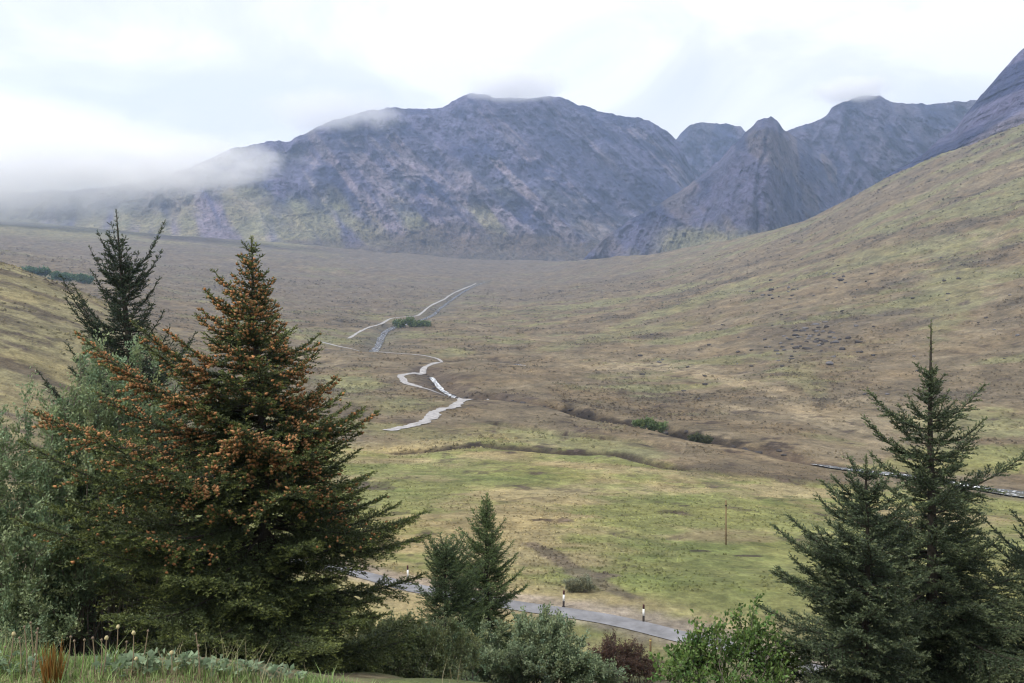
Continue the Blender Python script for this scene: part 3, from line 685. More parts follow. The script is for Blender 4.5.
def shrub(name, label, cat, px, d, blobs, stems, seed, leaf=.06, lw=.17, nleaf=26, ntw=16, tone=(.10, .15, .08), var=.3, tip=None, group=None, spread=.25,
          twl=.5, stemr=.022, wood=None, base_px=None, bare=0):
    """blobs: list of (px, Y, rx_px, ry_px, depth offset, weight): lobes of the crown as seen; a stem ends in each"""
    r = np.random.default_rng(seed)
    bx = (px-CX)/F*d; bz = float(H(bx, d))-.05
    root = empty(name, (bx, d, bz), label, cat, group); org = np.array([bx, d, bz])
    wts = np.array([b[5] for b in blobs], float); wts /= wts.sum()
    P0 = []; paths = []; LP = []; LD = []; LC = []
    for k in range(stems):
        b = blobs[r.choice(len(blobs), p=wts)]; dd = d+b[4]
        cpt = np.array([(b[0]-CX)/F*dd, dd, (HY-b[1])/F*dd]); rr = np.array([b[2]/F*dd, .5*(b[2]+b[3])/F*dd, b[3]/F*dd])
        v = norm(r.normal(size=3))*r.uniform(.35, 1)**.5; v[2] = abs(v[2])*.9-.25*r.uniform() if r.uniform() < .7 else v[2]
        end = cpt+v*rr-org; st = np.array([r.normal()*spread, r.normal()*spread*.7, 0])
        if base_px is not None: st[0] += ((b[0]-px)/F*d)*base_px
        st[2] = float(H(org[0]+st[0], org[1]+st[1]))-org[2]-.05
        if end[2] < st[2]+.3: end[2] = st[2]+.3+r.uniform()*.3
        mid = st*.5+end*.5+np.array([0, 0, .12*np.linalg.norm(end-st)])-(end-st)*np.array([.15, .15, 0]); mid += r.normal(size=3)*.08*np.linalg.norm(end-st)
        s = np.linspace(0, 1, 9)[:, None]; C3 = (1-s)**2*st+2*s*(1-s)*mid+s*s*end
        C3[1:-1] += r.normal(size=(7, 3))*.02
        paths.append((C3, stemr*(1-s[:, 0]*.85)*r.uniform(.6, 1.2)))
        for q in r.uniform(.35, 1, ntw):
            i = min(int(q*8), 7); f = q*8-i; p0 = C3[i]*(1-f)+C3[i+1]*f; tg = norm(C3[i+1]-C3[i])
            dr = norm(tg*.8+r.normal(size=3)*.65+np.array([0, 0, .35])); tl = twl*r.uniform(.4, 1.1)*(1.25-.5*q)
            bend = r.normal(size=3)*.2*tl; u = np.linspace(0, 1, 4)[:, None]; T = p0+dr*tl*u+bend*u**2+np.array([0, 0, .15*tl])*u**2
            paths.append((T, .006*(1.1-u[:, 0])+.0012))
            if r.uniform() < bare: continue
            u = r.uniform(.05, 1.05, (nleaf, 1)); pp = p0+dr*tl*u+bend*u**2+np.array([0, 0, .15*tl])*u**2
            pp += r.normal(size=pp.shape)*leaf*.5
            lt = r.uniform(1-var, 1+var); hue = r.normal()*.06
            cc = np.array(tone)*lt
            if tip is not None:
                wv = np.clip(r.normal(.3, .35), 0, 1); cc = cc*(1-wv)+np.array(tip)*wv
            cc = cc*r.uniform(.75, 1.3, (nleaf, 1))*np.array([1+hue, 1, 1-hue])
            LP.append(pp); LD.append(dr+r.normal(size=pp.shape)*.75+np.array([0, 0, .25])); LC.append(cc)
    thick = [p for p in paths if len(p[0]) == 9]; thin = [p for p in paths if len(p[0]) == 4]
    V, Fc = tubes(thick, 5); mesh('stems', V, Fc, wood or M_twig, parent=root, smooth=True)
    V, Fc = tubes(thin, 3); mesh('twigs', V, Fc, wood or M_twig, parent=root)
    LP = np.concatenate(LP); n = len(LP)
    V, Fc, Cc = leaves_mesh(LP, np.concatenate(LD), leaf*r.uniform(.6, 1.2, n), lw, np.concatenate(LC), r)
    mesh('foliage', V, Fc, M_leaf, np.clip(Cc, .005, .6), parent=root)
    print(label[:30], 'leaves', n, round(time.time()-T0, 1))
    return root

# --- conifers (crown half widths in photo px, base to top)
def cz(t, az):   # cones thickest on the sunlit middle of the crown
    return np.interp(t, [.34, .5, .6, .8, 1], [.0, .45, 1.1, 1., .8])*(1.1 if math.cos(az) < 0 else .8)
spruce('large spruce with orange-brown cones over its whole upper crown', 264, 20, 238,
       [285, 285, 280, 270, 255, 230, 205, 172, 140, 84, 36, 22, 7], [168, 160, 150, 148, 145, 134, 120, 112, 100, 56, 32, 22, 7], 11,
       cones=(.3, 1.0, 1.25, cz), tone=(.050, .068, .027), tip=(.155, .180, .050), extra=[(.545, .15, 112), (.56, .3, 100), (.57, -.2, 105), (.73, 0.25, 62), (.86, 3.0, 46), (.82, 3.2, 52), (.66, 3.3, 112), (.56, 3.1, 165), (.33, .1, 165), (.22, .1, 122), (.23, .35, 118), (.22, -.3, 118), (.18, 0, 128), (.2, -.4, 130), (.12, .3, 165)], leader=.03, curl=.24, spacing=.23, lean=-.028, e_low=-18, e_top=30, dens=1.1, irr=.45, lo=.6, ragged=.28)
spruce('dark spruce with a forked top behind the coned spruce', 140, 26, 211,
       [160, 150, 135, 120, 95, 72, 50, 30, 8], [140, 130, 120, 105, 80, 62, 42, 26, 4], 23, tone=(.026, .042, .026), tip=(.048, .070, .030),
       extra=[(.86, .5, 50), (.84, .7, 42), (.72, 3.2, 75), (.70, 3.0, 70)], leader=.07, curl=.42, lean=-.05, tipup=.15, spacing=.3)
spruce('small bright conical spruce beside the road marker', 487, 36, 494,
       [60, 60, 58, 54, 52, 40, 28, 15, 3], [50, 48, 44, 40, 36, 30, 22, 12, 3], 31, tone=(.075, .110, .044), tip=(.16, .22, .075), e_low=-5, e_top=45, spacing=.2, leader=.03, dens=1.)
spruce('short bushy blunt topped spruce left of the bright conical spruce', 446, 33, 538,
       [45, 46, 42, 38, 32, 26, 14], [55, 55, 52, 48, 42, 30, 14], 37, tone=(.066, .098, .046), tip=(.14, .19, .07), e_low=-5, e_top=40, spacing=.2, dens=1.)
spruce('tall spruce on the right with a bare thin leader', 931, 20, 322,
       [180, 178, 170, 158, 124, 80, 58, 50, 24, 4, 2], [195, 188, 175, 150, 112, 72, 54, 48, 26, 4, 2], 43, tone=(.046, .066, .034), tip=(.13, .155, .072),
       leader=.12, curl=.34, spacing=.27, e_low=-14, irr=.5, ragged=.4, dens=1.15, extra=[(.55, .2, 95), (.74, .3, 62), (.72, 3.0, 62), (.64, 2.9, 66), (.64, .2, 60)])
spruce('shorter dark spruce in front of the bare leader spruce', 866, 17.5, 458,
       [138, 138, 130, 116, 98, 74, 48, 28, 9], [100, 98, 92, 85, 76, 62, 44, 26, 8], 47, tone=(.046, .066, .036), tip=(.13, .155, .076), e_low=-10, curl=.30, spacing=.23, irr=.4, dens=1.15,
       extra=[(.60, 3.1, 78), (.48, 3.2, 92)])
spruce('spruce cut off by the right edge of the photo', 1088, 21, 500,
       [150, 145, 135, 125, 110, 85, 60, 30, 8], [150, 140, 120, 100, 85, 60, 40, 20, 8], 53, tone=(.034, .054, .032), tip=(.072, .10, .048), e_low=-8, spacing=.26,
       extra=[(.75, 3.1, 75), (.6, 3.2, 95)])
# --- broadleaf shrubs
shrub('willow_shrub', 'tall grey-green willow at the left edge with bare pale stems', 'shrub', 40, 22,
      [(-40, 440, 60, 60, 0, 2), (30, 430, 55, 60, -.5, 3), (85, 400, 42, 70, .5, 3), (130, 400, 50, 55, .5, 2.5), (170, 430, 34, 50, 1, 1.2), (60, 500, 80, 60, -1, 3), (-20, 530, 60, 60, -1, 2), (120, 350, 30, 25, 1, .8), (10, 590, 60, 40, -1.5, 1.5), (55, 610, 60, 40, -1.5, 2.5), (100, 560, 40, 40, -.5, 1.2), (20, 650, 60, 20, -2.5, 1.5)],
      165, 61, leaf=.085, lw=.24, nleaf=42, ntw=24, tone=(.18, .24, .125), tip=(.27, .34, .19), twl=.6, stemr=.026, spread=.7, base_px=.5, bare=.08)
shrub('willow_shrub', 'low sage-green willow bush directly under the bright conical spruce', 'shrub', 540, 29,
      [(505, 655, 50, 38, -.5, 2), (560, 650, 50, 34, 0, 2), (535, 630, 40, 20, .5, 1.5), (600, 680, 30, 25, -1, 1), (470, 690, 50, 30, -1, 1)],
      110, 67, leaf=.085, lw=.28, nleaf=38, ntw=20, tone=(.17, .22, .12), tip=(.27, .33, .20), twl=.42, spread=.6, base_px=.7)
shrub('willow_shrub', 'low olive willow bush between the coned spruce and the sage-green bush', 'shrub', 410, 24,
      [(385, 645, 45, 36, 0, 2), (440, 648, 40, 36, 0, 2.4), (340, 665, 45, 26, -2, 1.5), (400, 690, 60, 25, -1, 2), (350, 675, 40, 28, -1.5, 1.2), (310, 685, 30, 18, -3, .8)],
      150, 71, leaf=.07, lw=.27, nleaf=36, ntw=18, tone=(.20, .24, .11), tip=(.30, .34, .18), twl=.4, spread=.6, base_px=.7)
shrub('rowan_shrub', 'bright green leafy bush in front of the road left of the dark spruce', 'shrub', 715, 17,
      [(695, 655, 30, 35, -.3, 2), (725, 640, 30, 40, 0, 2.5), (752, 640, 30, 45, .3, 2.5), (680, 680, 35, 25, -.5, 1.5), (770, 660, 30, 40, 0, 1.5), (735, 690, 50, 25, -.5, 2), (762, 610, 16, 22, .3, .8), (788, 668, 28, 24, .3, 1.5)],
      50, 73, leaf=.085, lw=.30, nleaf=15, ntw=11, tone=(.085, .15, .040), tip=(.16, .24, .07), twl=.36, stemr=.014, spread=.35, base_px=.6)
M_heathw = plain('heather_wood', (.09, .06, .05), .9, 10, .3)
shrub('heather_bush', 'dark brown heather clump below the road', 'shrub', 632, 50,
      [(604, 650, 18, 14, 0, 1.5), (625, 660, 24, 15, 0, 2), (648, 668, 20, 13, 0, 1.5), (612, 640, 12, 9, .5, .8), (632, 648, 12, 8, .5, .8)], 110, 79, leaf=.08, lw=.3, nleaf=20, ntw=12, tone=(.085, .050, .040), tip=(.12, .085, .055), twl=.5, base_px=.95, wood=M_heathw, stemr=.015)
p = hit(579, 592, 70)
shrub('willow_shrub', 'small pale grey-green bush alone in the field beyond the road', 'shrub', 579, float(p[1]),
      [(572, 585, 10, 6, 0, 1), (585, 584, 11, 7, 0, 1)], 40, 83, leaf=.13, lw=.3, nleaf=18, ntw=14, tone=(.20, .21, .14), tip=(.27, .28, .19), twl=.5, base_px=.9)
for (a, b, w_, h_, t_, lb) in [(650, 428, 16, 8, (.09, .13, .05), 'green bush growing at the head of the dark bank'), (412, 327, 18, 7, (.10, .14, .05), 'green thicket beside the upper river'),
                               (700, 440, 10, 4, (.06, .07, .035), 'small dark bush at the end of the gorge')]:
    p = hit(a, b, 200); dd = float(p[1])
    shrub('bush', lb, 'shrub', a, dd, [(a-w_*.7, b-h_*.5, w_*.5, h_*.3, 0, 1), (a-w_*.1, b-h_*.7, w_*.3, h_*.5, 0, 1), (a+w_*.5, b-h_*.35, w_*.6, h_*.3, 0, 1)], 45, int(a), leaf=.0022*dd, lw=.3, nleaf=9, ntw=8, tone=t_, tip=(t_[0]*1.8, t_[1]*1.7, t_[2]*1.6), twl=.003*dd, base_px=.95, spread=1.)
for (a, b, w_) in [(35, 268, 22), (62, 277, 18), (85, 287, 12)]:
    dd = 1150.; bx = (a-CX)/F*dd
    yb = HY-F*float(H(bx, dd))/dd
    shrub('bush', {35: 'green tree clump left of two others beyond the near hill', 62: 'green tree clump between two others beyond the near hill', 85: 'green tree clump right of two others beyond the near hill'}[a], 'trees', a, dd,
          [(a-w_*.3, yb-5, w_*.5, 4, 0, 1), (a+w_*.3, yb-4, w_*.5, 4, 0, 1)], 60, int(a)+5, leaf=1.7, lw=.35, nleaf=12, ntw=9, tone=(.09, .16, .08), twl=3.0, base_px=.95, spread=3., stemr=.1)

# ------------------------------------------------------------------ posts
M_black = plain('black_paint', (.018, .014, .014), .6, 20, .2); M_white = plain('white_paint', (.78, .78, .76), .6, 14, .08)
M_redtop = plain('dark_red_paint', (.06, .022, .022), .6, 14, .1); M_wood = plain('weathered_wood', (.19, .13, .075), .9, 12, .35); M_darkstone = plain('dark_wet_stone', (.05, .045, .045), .8, 1.2, .35, [(1.5, .2)]); M_stone = plain('boulder_stone', (.12, .115, .12), .95, 1.2, .35, [(1.5, .2)])
def ring_tube(prof, sides=16):
    a = np.arange(sides)/sides*2*math.pi
    V = np.concatenate([np.stack([np.cos(a)*r_, np.sin(a)*r_, a*0+z_], 1) for z_, r_ in prof]); n = len(prof)
    i = np.arange(n*sides).reshape(n, sides); j = np.roll(i, -1, 1)
    return V, np.stack([i[:-1], j[:-1], j[1:], i[1:]], -1).reshape(-1, 4)
def marker(px, Yb, Yt, label):
    p = hit(px, Yb, 68); d = float(p[1]); z = float(H(p[0], d)); h = (Yb-Yt)/F*d; r_ = .085
    t = empty('marker_post', (p[0], d, z-.02), label, 'marker post', 'striped marker posts along the road')
    V, Fc = ring_tube([(0, .001), (0, r_*1.5), (.06, r_*1.5), (.065, r_*1.02), (.38*h, r_*1.0), (.38*h, .001)]); mesh('black_base', V, Fc, M_black, parent=t)
    V, Fc = ring_tube([(.382*h, .001), (.382*h, r_*.98), (.76*h, r_*.94), (.76*h, .001)]); mesh('white_band', V, Fc, M_white, parent=t)
    V, Fc = ring_tube([(.762*h, .001), (.762*h, r_*.93), (.97*h, r_*.9), (h, r_*.6), (h, .001)]); mesh('post_top', V, Fc, M_redtop, parent=t)
    t.rotation_euler = (R(1.5), R(-1.2+px % 3), 0)
marker(408, 583, 565, 'black and white marker post partly behind spruce branches, leftmost of the three')
marker(563.5, 607, 590, 'black and white marker post right of the small pale bush, middle of the three')
marker(643.5, 622, 604, 'black and white marker post at the gravel verge, rightmost of the three')
p = hit(726, 545, 70); d = float(p[1]); z = float(H(p[0], d)); h = 45/F*d
t = empty('wooden_pole', (p[0], d, z-.2), 'tall thin wooden pole standing alone in the field', 'pole')
V, Fc = ring_tube([(0, .001), (0, .085), (h*.5, .078), (h+.15, .07), (h+.17, .06), (h+.2, .001)]); mesh('shaft', V, Fc, M_wood, parent=t, smooth=False)
V, Fc = ring_tube([(h*.9, .02), (h*.9, .11), (h*.93, .11), (h*.93, .02)]); mesh('metal_band', V, Fc, M_black, parent=t)
px_, Yb, Yt = 650.5, 657, 638; d = 60.5; bx = (px_-CX)/F*d; z = float(H(bx, d)); h = (HY-Yt)/F*d-z
t = empty('wooden_stake', (bx, d, z-.1), 'short brown wooden stake between the heather clump and the road', 'stake')
V, Fc = ring_tube([(0, .001), (0, .07), (h+.02, .065), (h+.1, .04), (h+.1, .001)], 6); mesh('shaft', V, Fc, M_wood, parent=t)
V, Fc = ring_tube([(h-.10, .05), (h-.10, .072), (h-.02, .071), (h-.02, .05)], 6); mesh('painted_top', V, Fc, plain('yellow_paint', (.5, .42, .15), .7, 10, .1), parent=t)

# ------------------------------------------------------------------ boulders on the hillside
def boulder_mesh(seed):
    r = np.random.default_rng(seed); u, v = np.meshgrid(np.linspace(0, 2*math.pi, 13)[:-1], np.linspace(.02, math.pi-.02, 8))
    V = np.stack([np.cos(u)*np.sin(v), np.sin(u)*np.sin(v), np.cos(v)], -1).reshape(-1, 3)
    k = r.normal(size=(7, 3)); k = norm(k)
    for q in k: V -= q[None]*np.clip(V@q-.62, 0, 1)[:, None]*.9
    V *= np.array([1.25, 1, .7])
    i = np.arange(96).reshape(8, 12); j = np.roll(i, -1, 1)
    return V, np.stack([i[:-1], i[1:], j[1:], j[:-1]], -1).reshape(-1, 4)
protos = [mesh('boulder', *boulder_mesh(k), M_stone, smooth=False).data for k in range(4)]
for o in [o for o in COL.objects if o.name.startswith('boulder')]: bpy.data.objects.remove(o)
dark = []
for q in protos:
    q2 = q.copy(); q2.materials[0] = M_darkstone; dark.append(q2)
rb = np.random.default_rng(99)
spots = [(rb.normal(815, 22), rb.normal(336, 9), 1.2) for _ in range(46)]+[(rb.normal(790, 30), rb.normal(345, 12), .9) for _ in range(24)]+[(rb.uniform(640, 1020), rb.uniform(240, 400), .9) for _ in range(60)]+\
        [(rb.normal(775, 14), rb.normal(293, 4), 1.3) for _ in range(14)]+[(rb.normal(838, 8), rb.normal(278, 4), 1.6) for _ in range(8)]+[(822, 341, 2.6), (830, 364, 2.2), (738, 352, 1.8), (705, 385, 1.4)]
for i_, (a, b, s_) in enumerate(spots):
    p = hit(a, b, 260); d = float(p[1]); s_ = s_*rb.uniform(.6, 1.6)*(.8+d/1300)
    o = bpy.data.objects.new('boulder', protos[i_ % 4]); COL.objects.link(o); o.location = (p[0], d, float(H(*p))+.1*s_)
    o.scale = (s_, s_*rb.uniform(.7, 1.2), s_*rb.uniform(.6, 1)); o.rotation_euler = (0, 0, rb.uniform(0, 6.3))
    o.data = dark[i_ % 4] if i_ % 3 else protos[i_ % 4]
    tag(o, 'small dark grey boulder lying on the right hillside', 'boulder', 'boulders scattered on the right hillside')
for i_, q in enumerate(np.linspace(0.05, .95, 46)):
    for (PL, wdt, nm, ss) in ((UPRIV, 9, 'pale boulder in the bed of the upper river', 1.5), (FALLS, 4, 'dark rock beside the little waterfall', 1.1), (GORGE, 4.5, 'dark rock on the bank of the gorge', .9)):
        if PL is FALLS and i_ % 3: continue
        if PL is UPRIV: wdt = 6; ss = 1.1
        k = q*(len(PL)-1); a = PL[int(k)]; p = a+rb.normal(size=2)*wdt*.5
        o = bpy.data.objects.new('rock', protos[i_ % 4]); COL.objects.link(o); s_ = ss*rb.uniform(.6, 1.4)
        o.location = (p[0], p[1], float(H(*p))+.1); o.scale = (s_, s_, s_*.8); o.rotation_euler = (0, 0, rb.uniform(0, 6.3))
        
        if PL is not UPRIV: o.data = dark[i_ % 4]
        tag(o, nm, 'rock', 'boulders in the upper river' if PL is UPRIV else 'rocks beside the little waterfall' if PL is FALLS else 'rocks along the gorge')

# ------------------------------------------------------------------ the verge at the photographer's feet
r = np.random.default_rng(5)
def blades(n, xr, yr_, hr, wdt, colA, colB, name, label, lean=.5, clump=0., inside=True):
    x = r.uniform(*xr, n); y = r.uniform(*yr_, n)
    if clump: k = fbm(x/.25, y/.25, 2, 8) > clump-.5; x, y = x[k], y[k]
    k = y < edge_y(x)+.12; x, y = x[k], y[k]
    z = H(x, y); n = len(x); h = r.uniform(*hr, n)*(.7+.5*vnoise(x/.2, y/.2, 4)); az = r.uniform(0, 6.3, n); ln = r.uniform(.1, lean, n)*h
    lx, ly = np.cos(az)*ln, np.sin(az)*ln; wx_, wy_ = -np.sin(az)*wdt, np.cos(az)*wdt
    V = np.stack([np.stack([x-wx_, y-wy_, z-.01], 1), np.stack([x+wx_, y+wy_, z-.01], 1), np.stack([x+lx*.35+wx_*.7, y+ly*.35+wy_*.7, z+h*.6], 1), np.stack([x+lx*.35-wx_*.7, y+ly*.35-wy_*.7, z+h*.6], 1), np.stack([x+lx, y+ly, z+h], 1)], 1).reshape(-1, 3)
    i = (np.arange(n)*5)[:, None]; Fc = np.concatenate([i+[[0, 1, 2]], i+[[0, 2, 3]], i+[[3, 2, 4]]], 1).reshape(-1, 3)
    w = r.uniform(0, 1, (n, 1)); c = (np.array(colA)*(1-w)+np.array(colB)*w)*r.uniform(.7, 1.2, (n, 1))
    o = mesh(name, V, Fc, M_leaf, np.repeat(c, 5, 0)); 
    return tag(o, label, kind='stuff')
blades(36000, (-4.2, -.5), (2.4, 4.6), (.02, .10), .0022, (.16, .27, .07), (.26, .33, .13), 'grass', 'short green grass on the verge', 1.3)
blades(5000, (-4.2, -.2), (3.7, 4.6), (.06, .20), .0014, (.30, .25, .15), (.20, .20, .10), 'dry_grass', 'thin dry grass on the verge', .9, .55)
def mound(cx_, cy_, rr_, n, name, label):
    a = r.uniform(0, 6.3, n); q = r.uniform(0, 1, n)**.8*rr_; x = cx_+np.cos(a)*q*1.6; y = cy_+np.sin(a)*q*.5; z = H(x, y)+r.uniform(.01, .07, n)
    D = np.stack([r.normal(size=n), r.normal(size=n), r.uniform(.1, .6, n)], 1)
    V, Fc, Cc = leaves_mesh(np.stack([x, y, z], 1), D, r.uniform(.012, .045, n), r.uniform(.25, .5, (n, 1)), np.array([.20, .27, .16])*r.uniform(.65, 1.25, (n, 1)), r, .35)
    o = mesh(name, V, Fc, M_leaf, Cc); return tag(o, label, 'plant', 'broad leaved plants on the verge')
mound(-2.25, 4.05, .14, 170, 'leafy_plant', 'broad leaved pale green plant at the far left of the verge')
mound(-1.62, 4.02, .12, 170, 'leafy_plant', 'broad leaved plant just right of the rust coloured rush tuft')
mound(-1.42, 4.08, .16, 170, 'leafy_plant', 'wide pale green leafy plant on the verge below the dandelion heads')
mound(-1.12, 4.02, .16, 170, 'leafy_plant', 'broad leaved plant at the right end of the verge')
# rust coloured rush tuft
n = 130; bx, by_ = (52-CX)/F*3.95, 3.95; a = r.uniform(0, 6.3, n); q = r.uniform(0, .028, n); h = r.uniform(.10, .215, n)
bz = float(H(bx, by_)); t = empty('rush_tuft', (bx, by_, bz), 'upright rust-orange rush tuft on the grass verge', 'rush tuft')
P0 = np.stack([np.cos(a)*q, np.sin(a)*q, a*0-.03], 1); P2 = P0+np.stack([np.cos(a)*q*1.2+r.normal(size=n)*.012, np.sin(a)*q*1.2, h], 1)
V, Fc = tubes([(np.stack([p0, (p0+p2)/2+[0, 0, .005], p2]), np.array([.0022, .0018, .0006])) for p0, p2 in zip(P0, P2)], 3)
w = r.uniform(0, 1, (n, 1)); c = np.array([.34, .13, .035])*(1-w)+np.array([.22, .20, .06])*w
mesh('stalks', V, Fc, M_leaf, np.repeat(c, 9, 0), parent=t)
# seed heads on bare stalks
M_stalk = plain('stalk', (.22, .17, .11), .8, 30, .2); M_head = plain('seed_head', (.42, .36, .20), .9, 60, .3); M_headb = plain('dull_seed_head', (.17, .13, .09), .9, 60, .3)
heads = [(69, 634, 1), (125, 627, 0), (157, 623, 0), (194, 629, 0), (187, 633, 0), (100, 638, 0), (27, 647, 0), (362, 637, 0), (380, 641, 0), (432, 640, 0), (545, 638, 1), (604, 627, 1), (648, 642, 0), (684, 633, 1), (757, 631, 0), (697, 659, 1), (878, 653, 1), (1016, 646, 0), (1003, 634, 0), (475, 638, 0), (520, 640, 0)]
for k_, (zx, Yh, kind) in enumerate(heads):
    a = zx/5.12; Yh = Yh-0.; d = 4.05+.1*math.sin(zx); x0 = (a-CX)/F*d; z0 = float(H(x0, d)); zt = (HY-Yh)/F*d
    t = empty('dandelion_stalk' if kind else 'seed_stalk', (x0, d, z0), 'thin stalk with a cream yellow head among the verge plants' if kind else 'thin bare stalk with a small dull brown seed head on the verge',
              'flower' if kind else 'dry stalk', 'yellow headed stalks on the verge' if kind else 'brown seed stalks on the verge')
    sx = r.normal()*.02; P = np.array([[-sx-.01, 0, -.02], [-sx*.4, .004, (zt-z0)*.5], [0, 0, zt-z0]])
    V, Fc = tubes([(P, np.array([.003, .0024, .002]))], 5); mesh('stalk', V, Fc, M_stalk, parent=t)
    q = .0085 if kind else .0055
    V, Fc = ring_tube([(-q, .001), (-q*.7, q*.7), (0, q), (q*.6, q*.85), (q*1.1, q*.4), (q*1.15, .0005)], 9); V = V+P[-1]
    V += r.normal(size=V.shape)*q*.1
    mesh('flower_head' if kind else 'seed_head', V, Fc, M_head if kind else M_headb, parent=t)

# ------------------------------------------------------------------ camera, sky, sun
cam = bpy.data.objects.new('camera', bpy.data.cameras.new('camera')); COL.objects.link(cam)
cam.data.sensor_width = 36; cam.data.lens = F/1024*36; cam.data.clip_end = 30000; cam.data.clip_start = .1
cam.rotation_euler = (R(90), 0, 0); cam.data.shift_y = -(341.5-HY)/1024
sc.camera = cam
SUN_EL, SUN_AZ = 47., 234.      # azimuth clockwise from +y: behind the camera and to its left
sun = bpy.data.objects.new('sun', bpy.data.lights.new('sun', 'SUN')); COL.objects.link(sun)
sun.data.energy = 2.8; sun.data.angle = R(6); sun.data.color = (1, .95, .88)
from mathutils import Vector
sd = Vector((math.sin(R(SUN_AZ))*math.cos(R(SUN_EL)), math.cos(R(SUN_AZ))*math.cos(R(SUN_EL)), math.sin(R(SUN_EL))))
sun.rotation_euler = (-sd).to_track_quat('-Z', 'Y').to_euler()
w = bpy.data.worlds.new('World'); sc.world = w; w.use_nodes = True; nt = w.node_tree; nt.nodes.clear()
out = N(nt, 'ShaderNodeOutputWorld'); bg = N(nt, 'ShaderNodeBackground'); bg.inputs['Strength'].default_value = .1
sky = N(nt, 'ShaderNodeTexSky', sky_type='NISHITA', sun_disc=False); sky.sun_elevation = R(SUN_EL); sky.sun_rotation = R(SUN_AZ)
sky.air_density = 1; sky.dust_density = 1
tc = N(nt, 'ShaderNodeTexCoord'); mp = N(nt, 'ShaderNodeMapping'); mp.inputs['Scale'].default_value = (1, 1, 1.8); mp.inputs['Location'].default_value = (.35, .1, .62)
L(nt, tc.outputs['Generated'], mp.inputs[0])
no = N(nt, 'ShaderNodeTexNoise'); no.inputs['Scale'].default_value = 3.6; no.inputs['Detail'].default_value = 8; no.inputs['Roughness'].default_value = .52; no.inputs['Distortion'].default_value = .5
L(nt, mp.outputs[0], no.inputs['Vector'])
cr = N(nt, 'ShaderNodeValToRGB'); e = cr.color_ramp.elements
e[0].position = .37; e[0].color = (8.0, 8.15, 8.6, 1); e[1].position = .53; e[1].color = (10.3, 10.3, 10.3, 1)
m_ = cr.color_ramp.elements.new(.45); m_.color = (8.8, 8.85, 9.1, 1)
L(nt, no.outputs['Fac'], cr.inputs[0])
mx = N(nt, 'ShaderNodeMix', data_type='RGBA'); mx.inputs['Factor'].default_value = .95
L(nt, sky.outputs[0], mx.inputs['A']); L(nt, cr.outputs[0], mx.inputs['B']); L(nt, mx.outputs['Result'], bg.inputs['Color']); L(nt, bg.outputs[0], out.inputs[0])

# ------------------------------------------------------------------ haze and low cloud
zmin = float(GZ.min())
m, nt, out = new_mat('valley_air')
pv = N(nt, 'ShaderNodeVolumePrincipled'); pv.inputs['Color'].default_value = (.52, .69, 1, 1); pv.inputs['Density'].default_value = 9.0e-5; pv.inputs['Anisotropy'].default_value = .1
L(nt, pv.outputs[0], out.inputs['Volume'])
def box(name, x0, x1, y0, y1, z0, z1, mat):
    V = [(x, y, z) for z in (z0, z1) for y in (y0, y1) for x in (x0, x1)]
    Fb = [(0, 2, 3, 1), (4, 5, 7, 6), (0, 1, 5, 4), (2, 6, 7, 3), (0, 4, 6, 2), (1, 3, 7, 5)]
    return mesh(name, np.array(V, float), np.array(Fb), mat)
haze = tag(box('haze', -9000, 9000, -500, 6200, min(zmin, -85)-1.5, 1300, m), 'thin blue air filling the valley', kind='stuff')

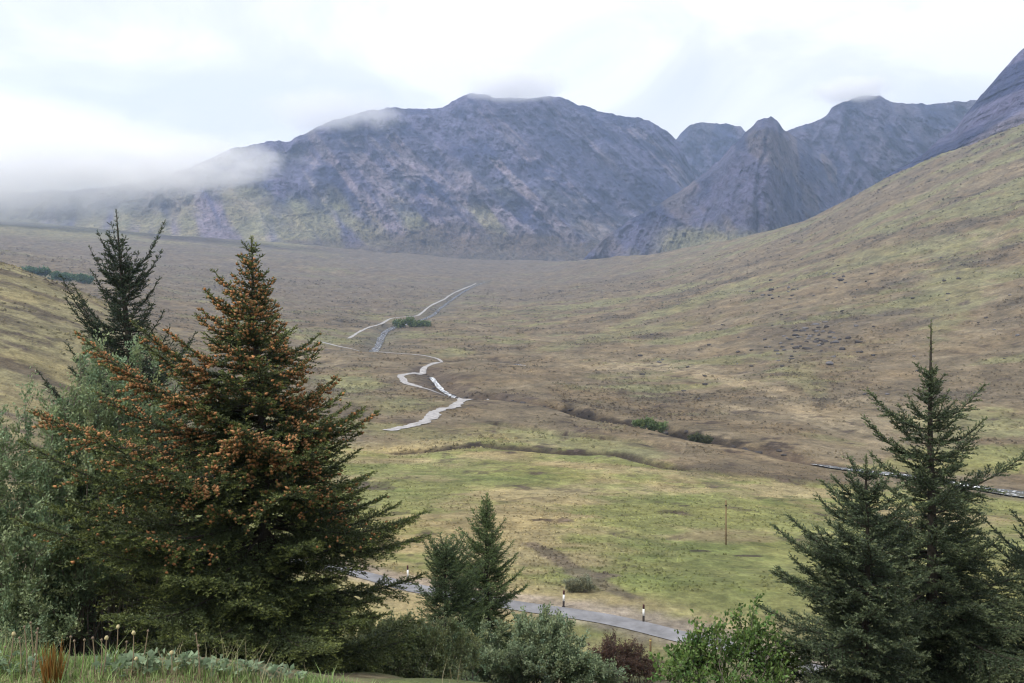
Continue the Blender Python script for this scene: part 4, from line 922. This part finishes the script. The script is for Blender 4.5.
def cloud(name, label, c, r, dens, nscale, thresh, seedv, squash=(1, 1, 1)):
    u, v = np.meshgrid(np.linspace(0, 2*math.pi, 25)[:-1], np.linspace(0, math.pi, 13))
    V = np.stack([np.cos(u)*np.sin(v)*r[0], np.sin(u)*np.sin(v)*r[1], np.cos(v)*r[2]], -1).reshape(-1, 3)
    i = np.arange(13*24).reshape(13, 24); j = np.roll(i, -1, 1)
    Fq = np.stack([i[:-1], i[1:], j[1:], j[:-1]], -1).reshape(-1, 4)
    m, nt, out = new_mat(name+'_vapour')
    pv = N(nt, 'ShaderNodeVolumePrincipled'); pv.inputs['Color'].default_value = (1, 1, 1, 1); pv.inputs['Anisotropy'].default_value = 0.
    tc = N(nt, 'ShaderNodeTexCoord')
    mp = N(nt, 'ShaderNodeMapping'); mp.inputs['Scale'].default_value = (1/r[0], 1/r[1], 1/r[2]); L(nt, tc.outputs['Object'], mp.inputs[0])
    ln = N(nt, 'ShaderNodeVectorMath', operation='LENGTH'); L(nt, mp.outputs[0], ln.inputs[0])
    fall = N(nt, 'ShaderNodeMapRange', interpolation_type='SMOOTHSTEP'); fall.inputs['From Min'].default_value = .98; fall.inputs['From Max'].default_value = .35
    L(nt, ln.outputs['Value'], fall.inputs['Value'])
    m2 = N(nt, 'ShaderNodeMapping'); m2.inputs['Scale'].default_value = tuple(nscale*q for q in squash); m2.inputs['Location'].default_value = (seedv, seedv*.7, 0)
    L(nt, tc.outputs['Object'], m2.inputs[0])
    no = N(nt, 'ShaderNodeTexNoise'); no.inputs['Scale'].default_value = 1; no.inputs['Detail'].default_value = 7; no.inputs['Roughness'].default_value = .62; no.inputs['Distortion'].default_value = .4; L(nt, m2.outputs[0], no.inputs['Vector'])
    ct = N(nt, 'ShaderNodeMath', operation='MULTIPLY_ADD'); L(nt, no.outputs['Fac'], ct.inputs[0]); ct.inputs[1].default_value = 4.5; ct.inputs[2].default_value = -2.25
    ad = N(nt, 'ShaderNodeMath', operation='ADD'); L(nt, ct.outputs[0], ad.inputs[0])
    sc2 = N(nt, 'ShaderNodeMath', operation='MULTIPLY_ADD'); L(nt, fall.outputs[0], sc2.inputs[0]); sc2.inputs[1].default_value = 1.1; sc2.inputs[2].default_value = -.35
    L(nt, sc2.outputs[0], ad.inputs[1])
    mr = N(nt, 'ShaderNodeMapRange', interpolation_type='SMOOTHSTEP'); mr.inputs['From Min'].default_value = thresh; mr.inputs['From Max'].default_value = thresh+.6; mr.inputs['To Max'].default_value = dens
    L(nt, ad.outputs[0], mr.inputs['Value'])
    ml = N(nt, 'ShaderNodeMath', operation='MULTIPLY'); L(nt, mr.outputs[0], ml.inputs[0]); L(nt, fall.outputs[0], ml.inputs[1])
    L(nt, ml.outputs[0], pv.inputs['Density']); L(nt, pv.outputs[0], out.inputs['Volume'])
    o = mesh(name, V, Fq, m); o.location = c
    return tag(o, label, kind='stuff')
def at(px, Y, d): return ((px-CX)/F*d, d, (HY-Y)/F*d)
cloud('low_cloud', 'white bank of low cloud lying across the left mountain slope', at(-80, 163, 2900), (1200, 220, 265), .0135, 1/140, -.55, 3.3, (.8, 1, 1.6))
cloud('low_cloud', 'thin torn tongue of mist trailing right from the cloud bank', at(170, 166, 2830), (560, 190, 135), .0080, 1/85, .0, 6.3, (.6, 1, 1.7))
cloud('low_cloud', 'wisp of cloud over the long summit', at(512, 84, 4060), (330, 300, 110), .009, 1/100, -.15, 8.1, (.7, 1, 1.2))
cloud('low_cloud', 'wisp of mist on the shoulder left of the long summit', at(330, 112, 3750), (420, 300, 130), .0045, 1/110, -.05, 2.1, (.7, 1, 1.2))
cloud('low_cloud', 'small cloud cap on the right summit', at(850, 90, 4180), (240, 240, 90), .010, 1/80, -.1, 5.1, (.8, 1, 1.2))

# ------------------------------------------------------------------ render settings
sc.view_settings.view_transform = 'Standard'; sc.view_settings.look = 'None'; sc.view_settings.gamma = 1; sc.view_settings.exposure = .40
cy = sc.cycles
cy.max_bounces = 24; cy.diffuse_bounces = 3; cy.glossy_bounces = 2; cy.transmission_bounces = 3; cy.volume_bounces = 24; cy.transparent_max_bounces = 8
cy.filter_width = 1.15; cy.use_denoising = True; cy.sample_clamp_indirect = 10
cy.volume_step_rate = 1.0; cy.volume_max_steps = 128
print('done', time.time()-T0)
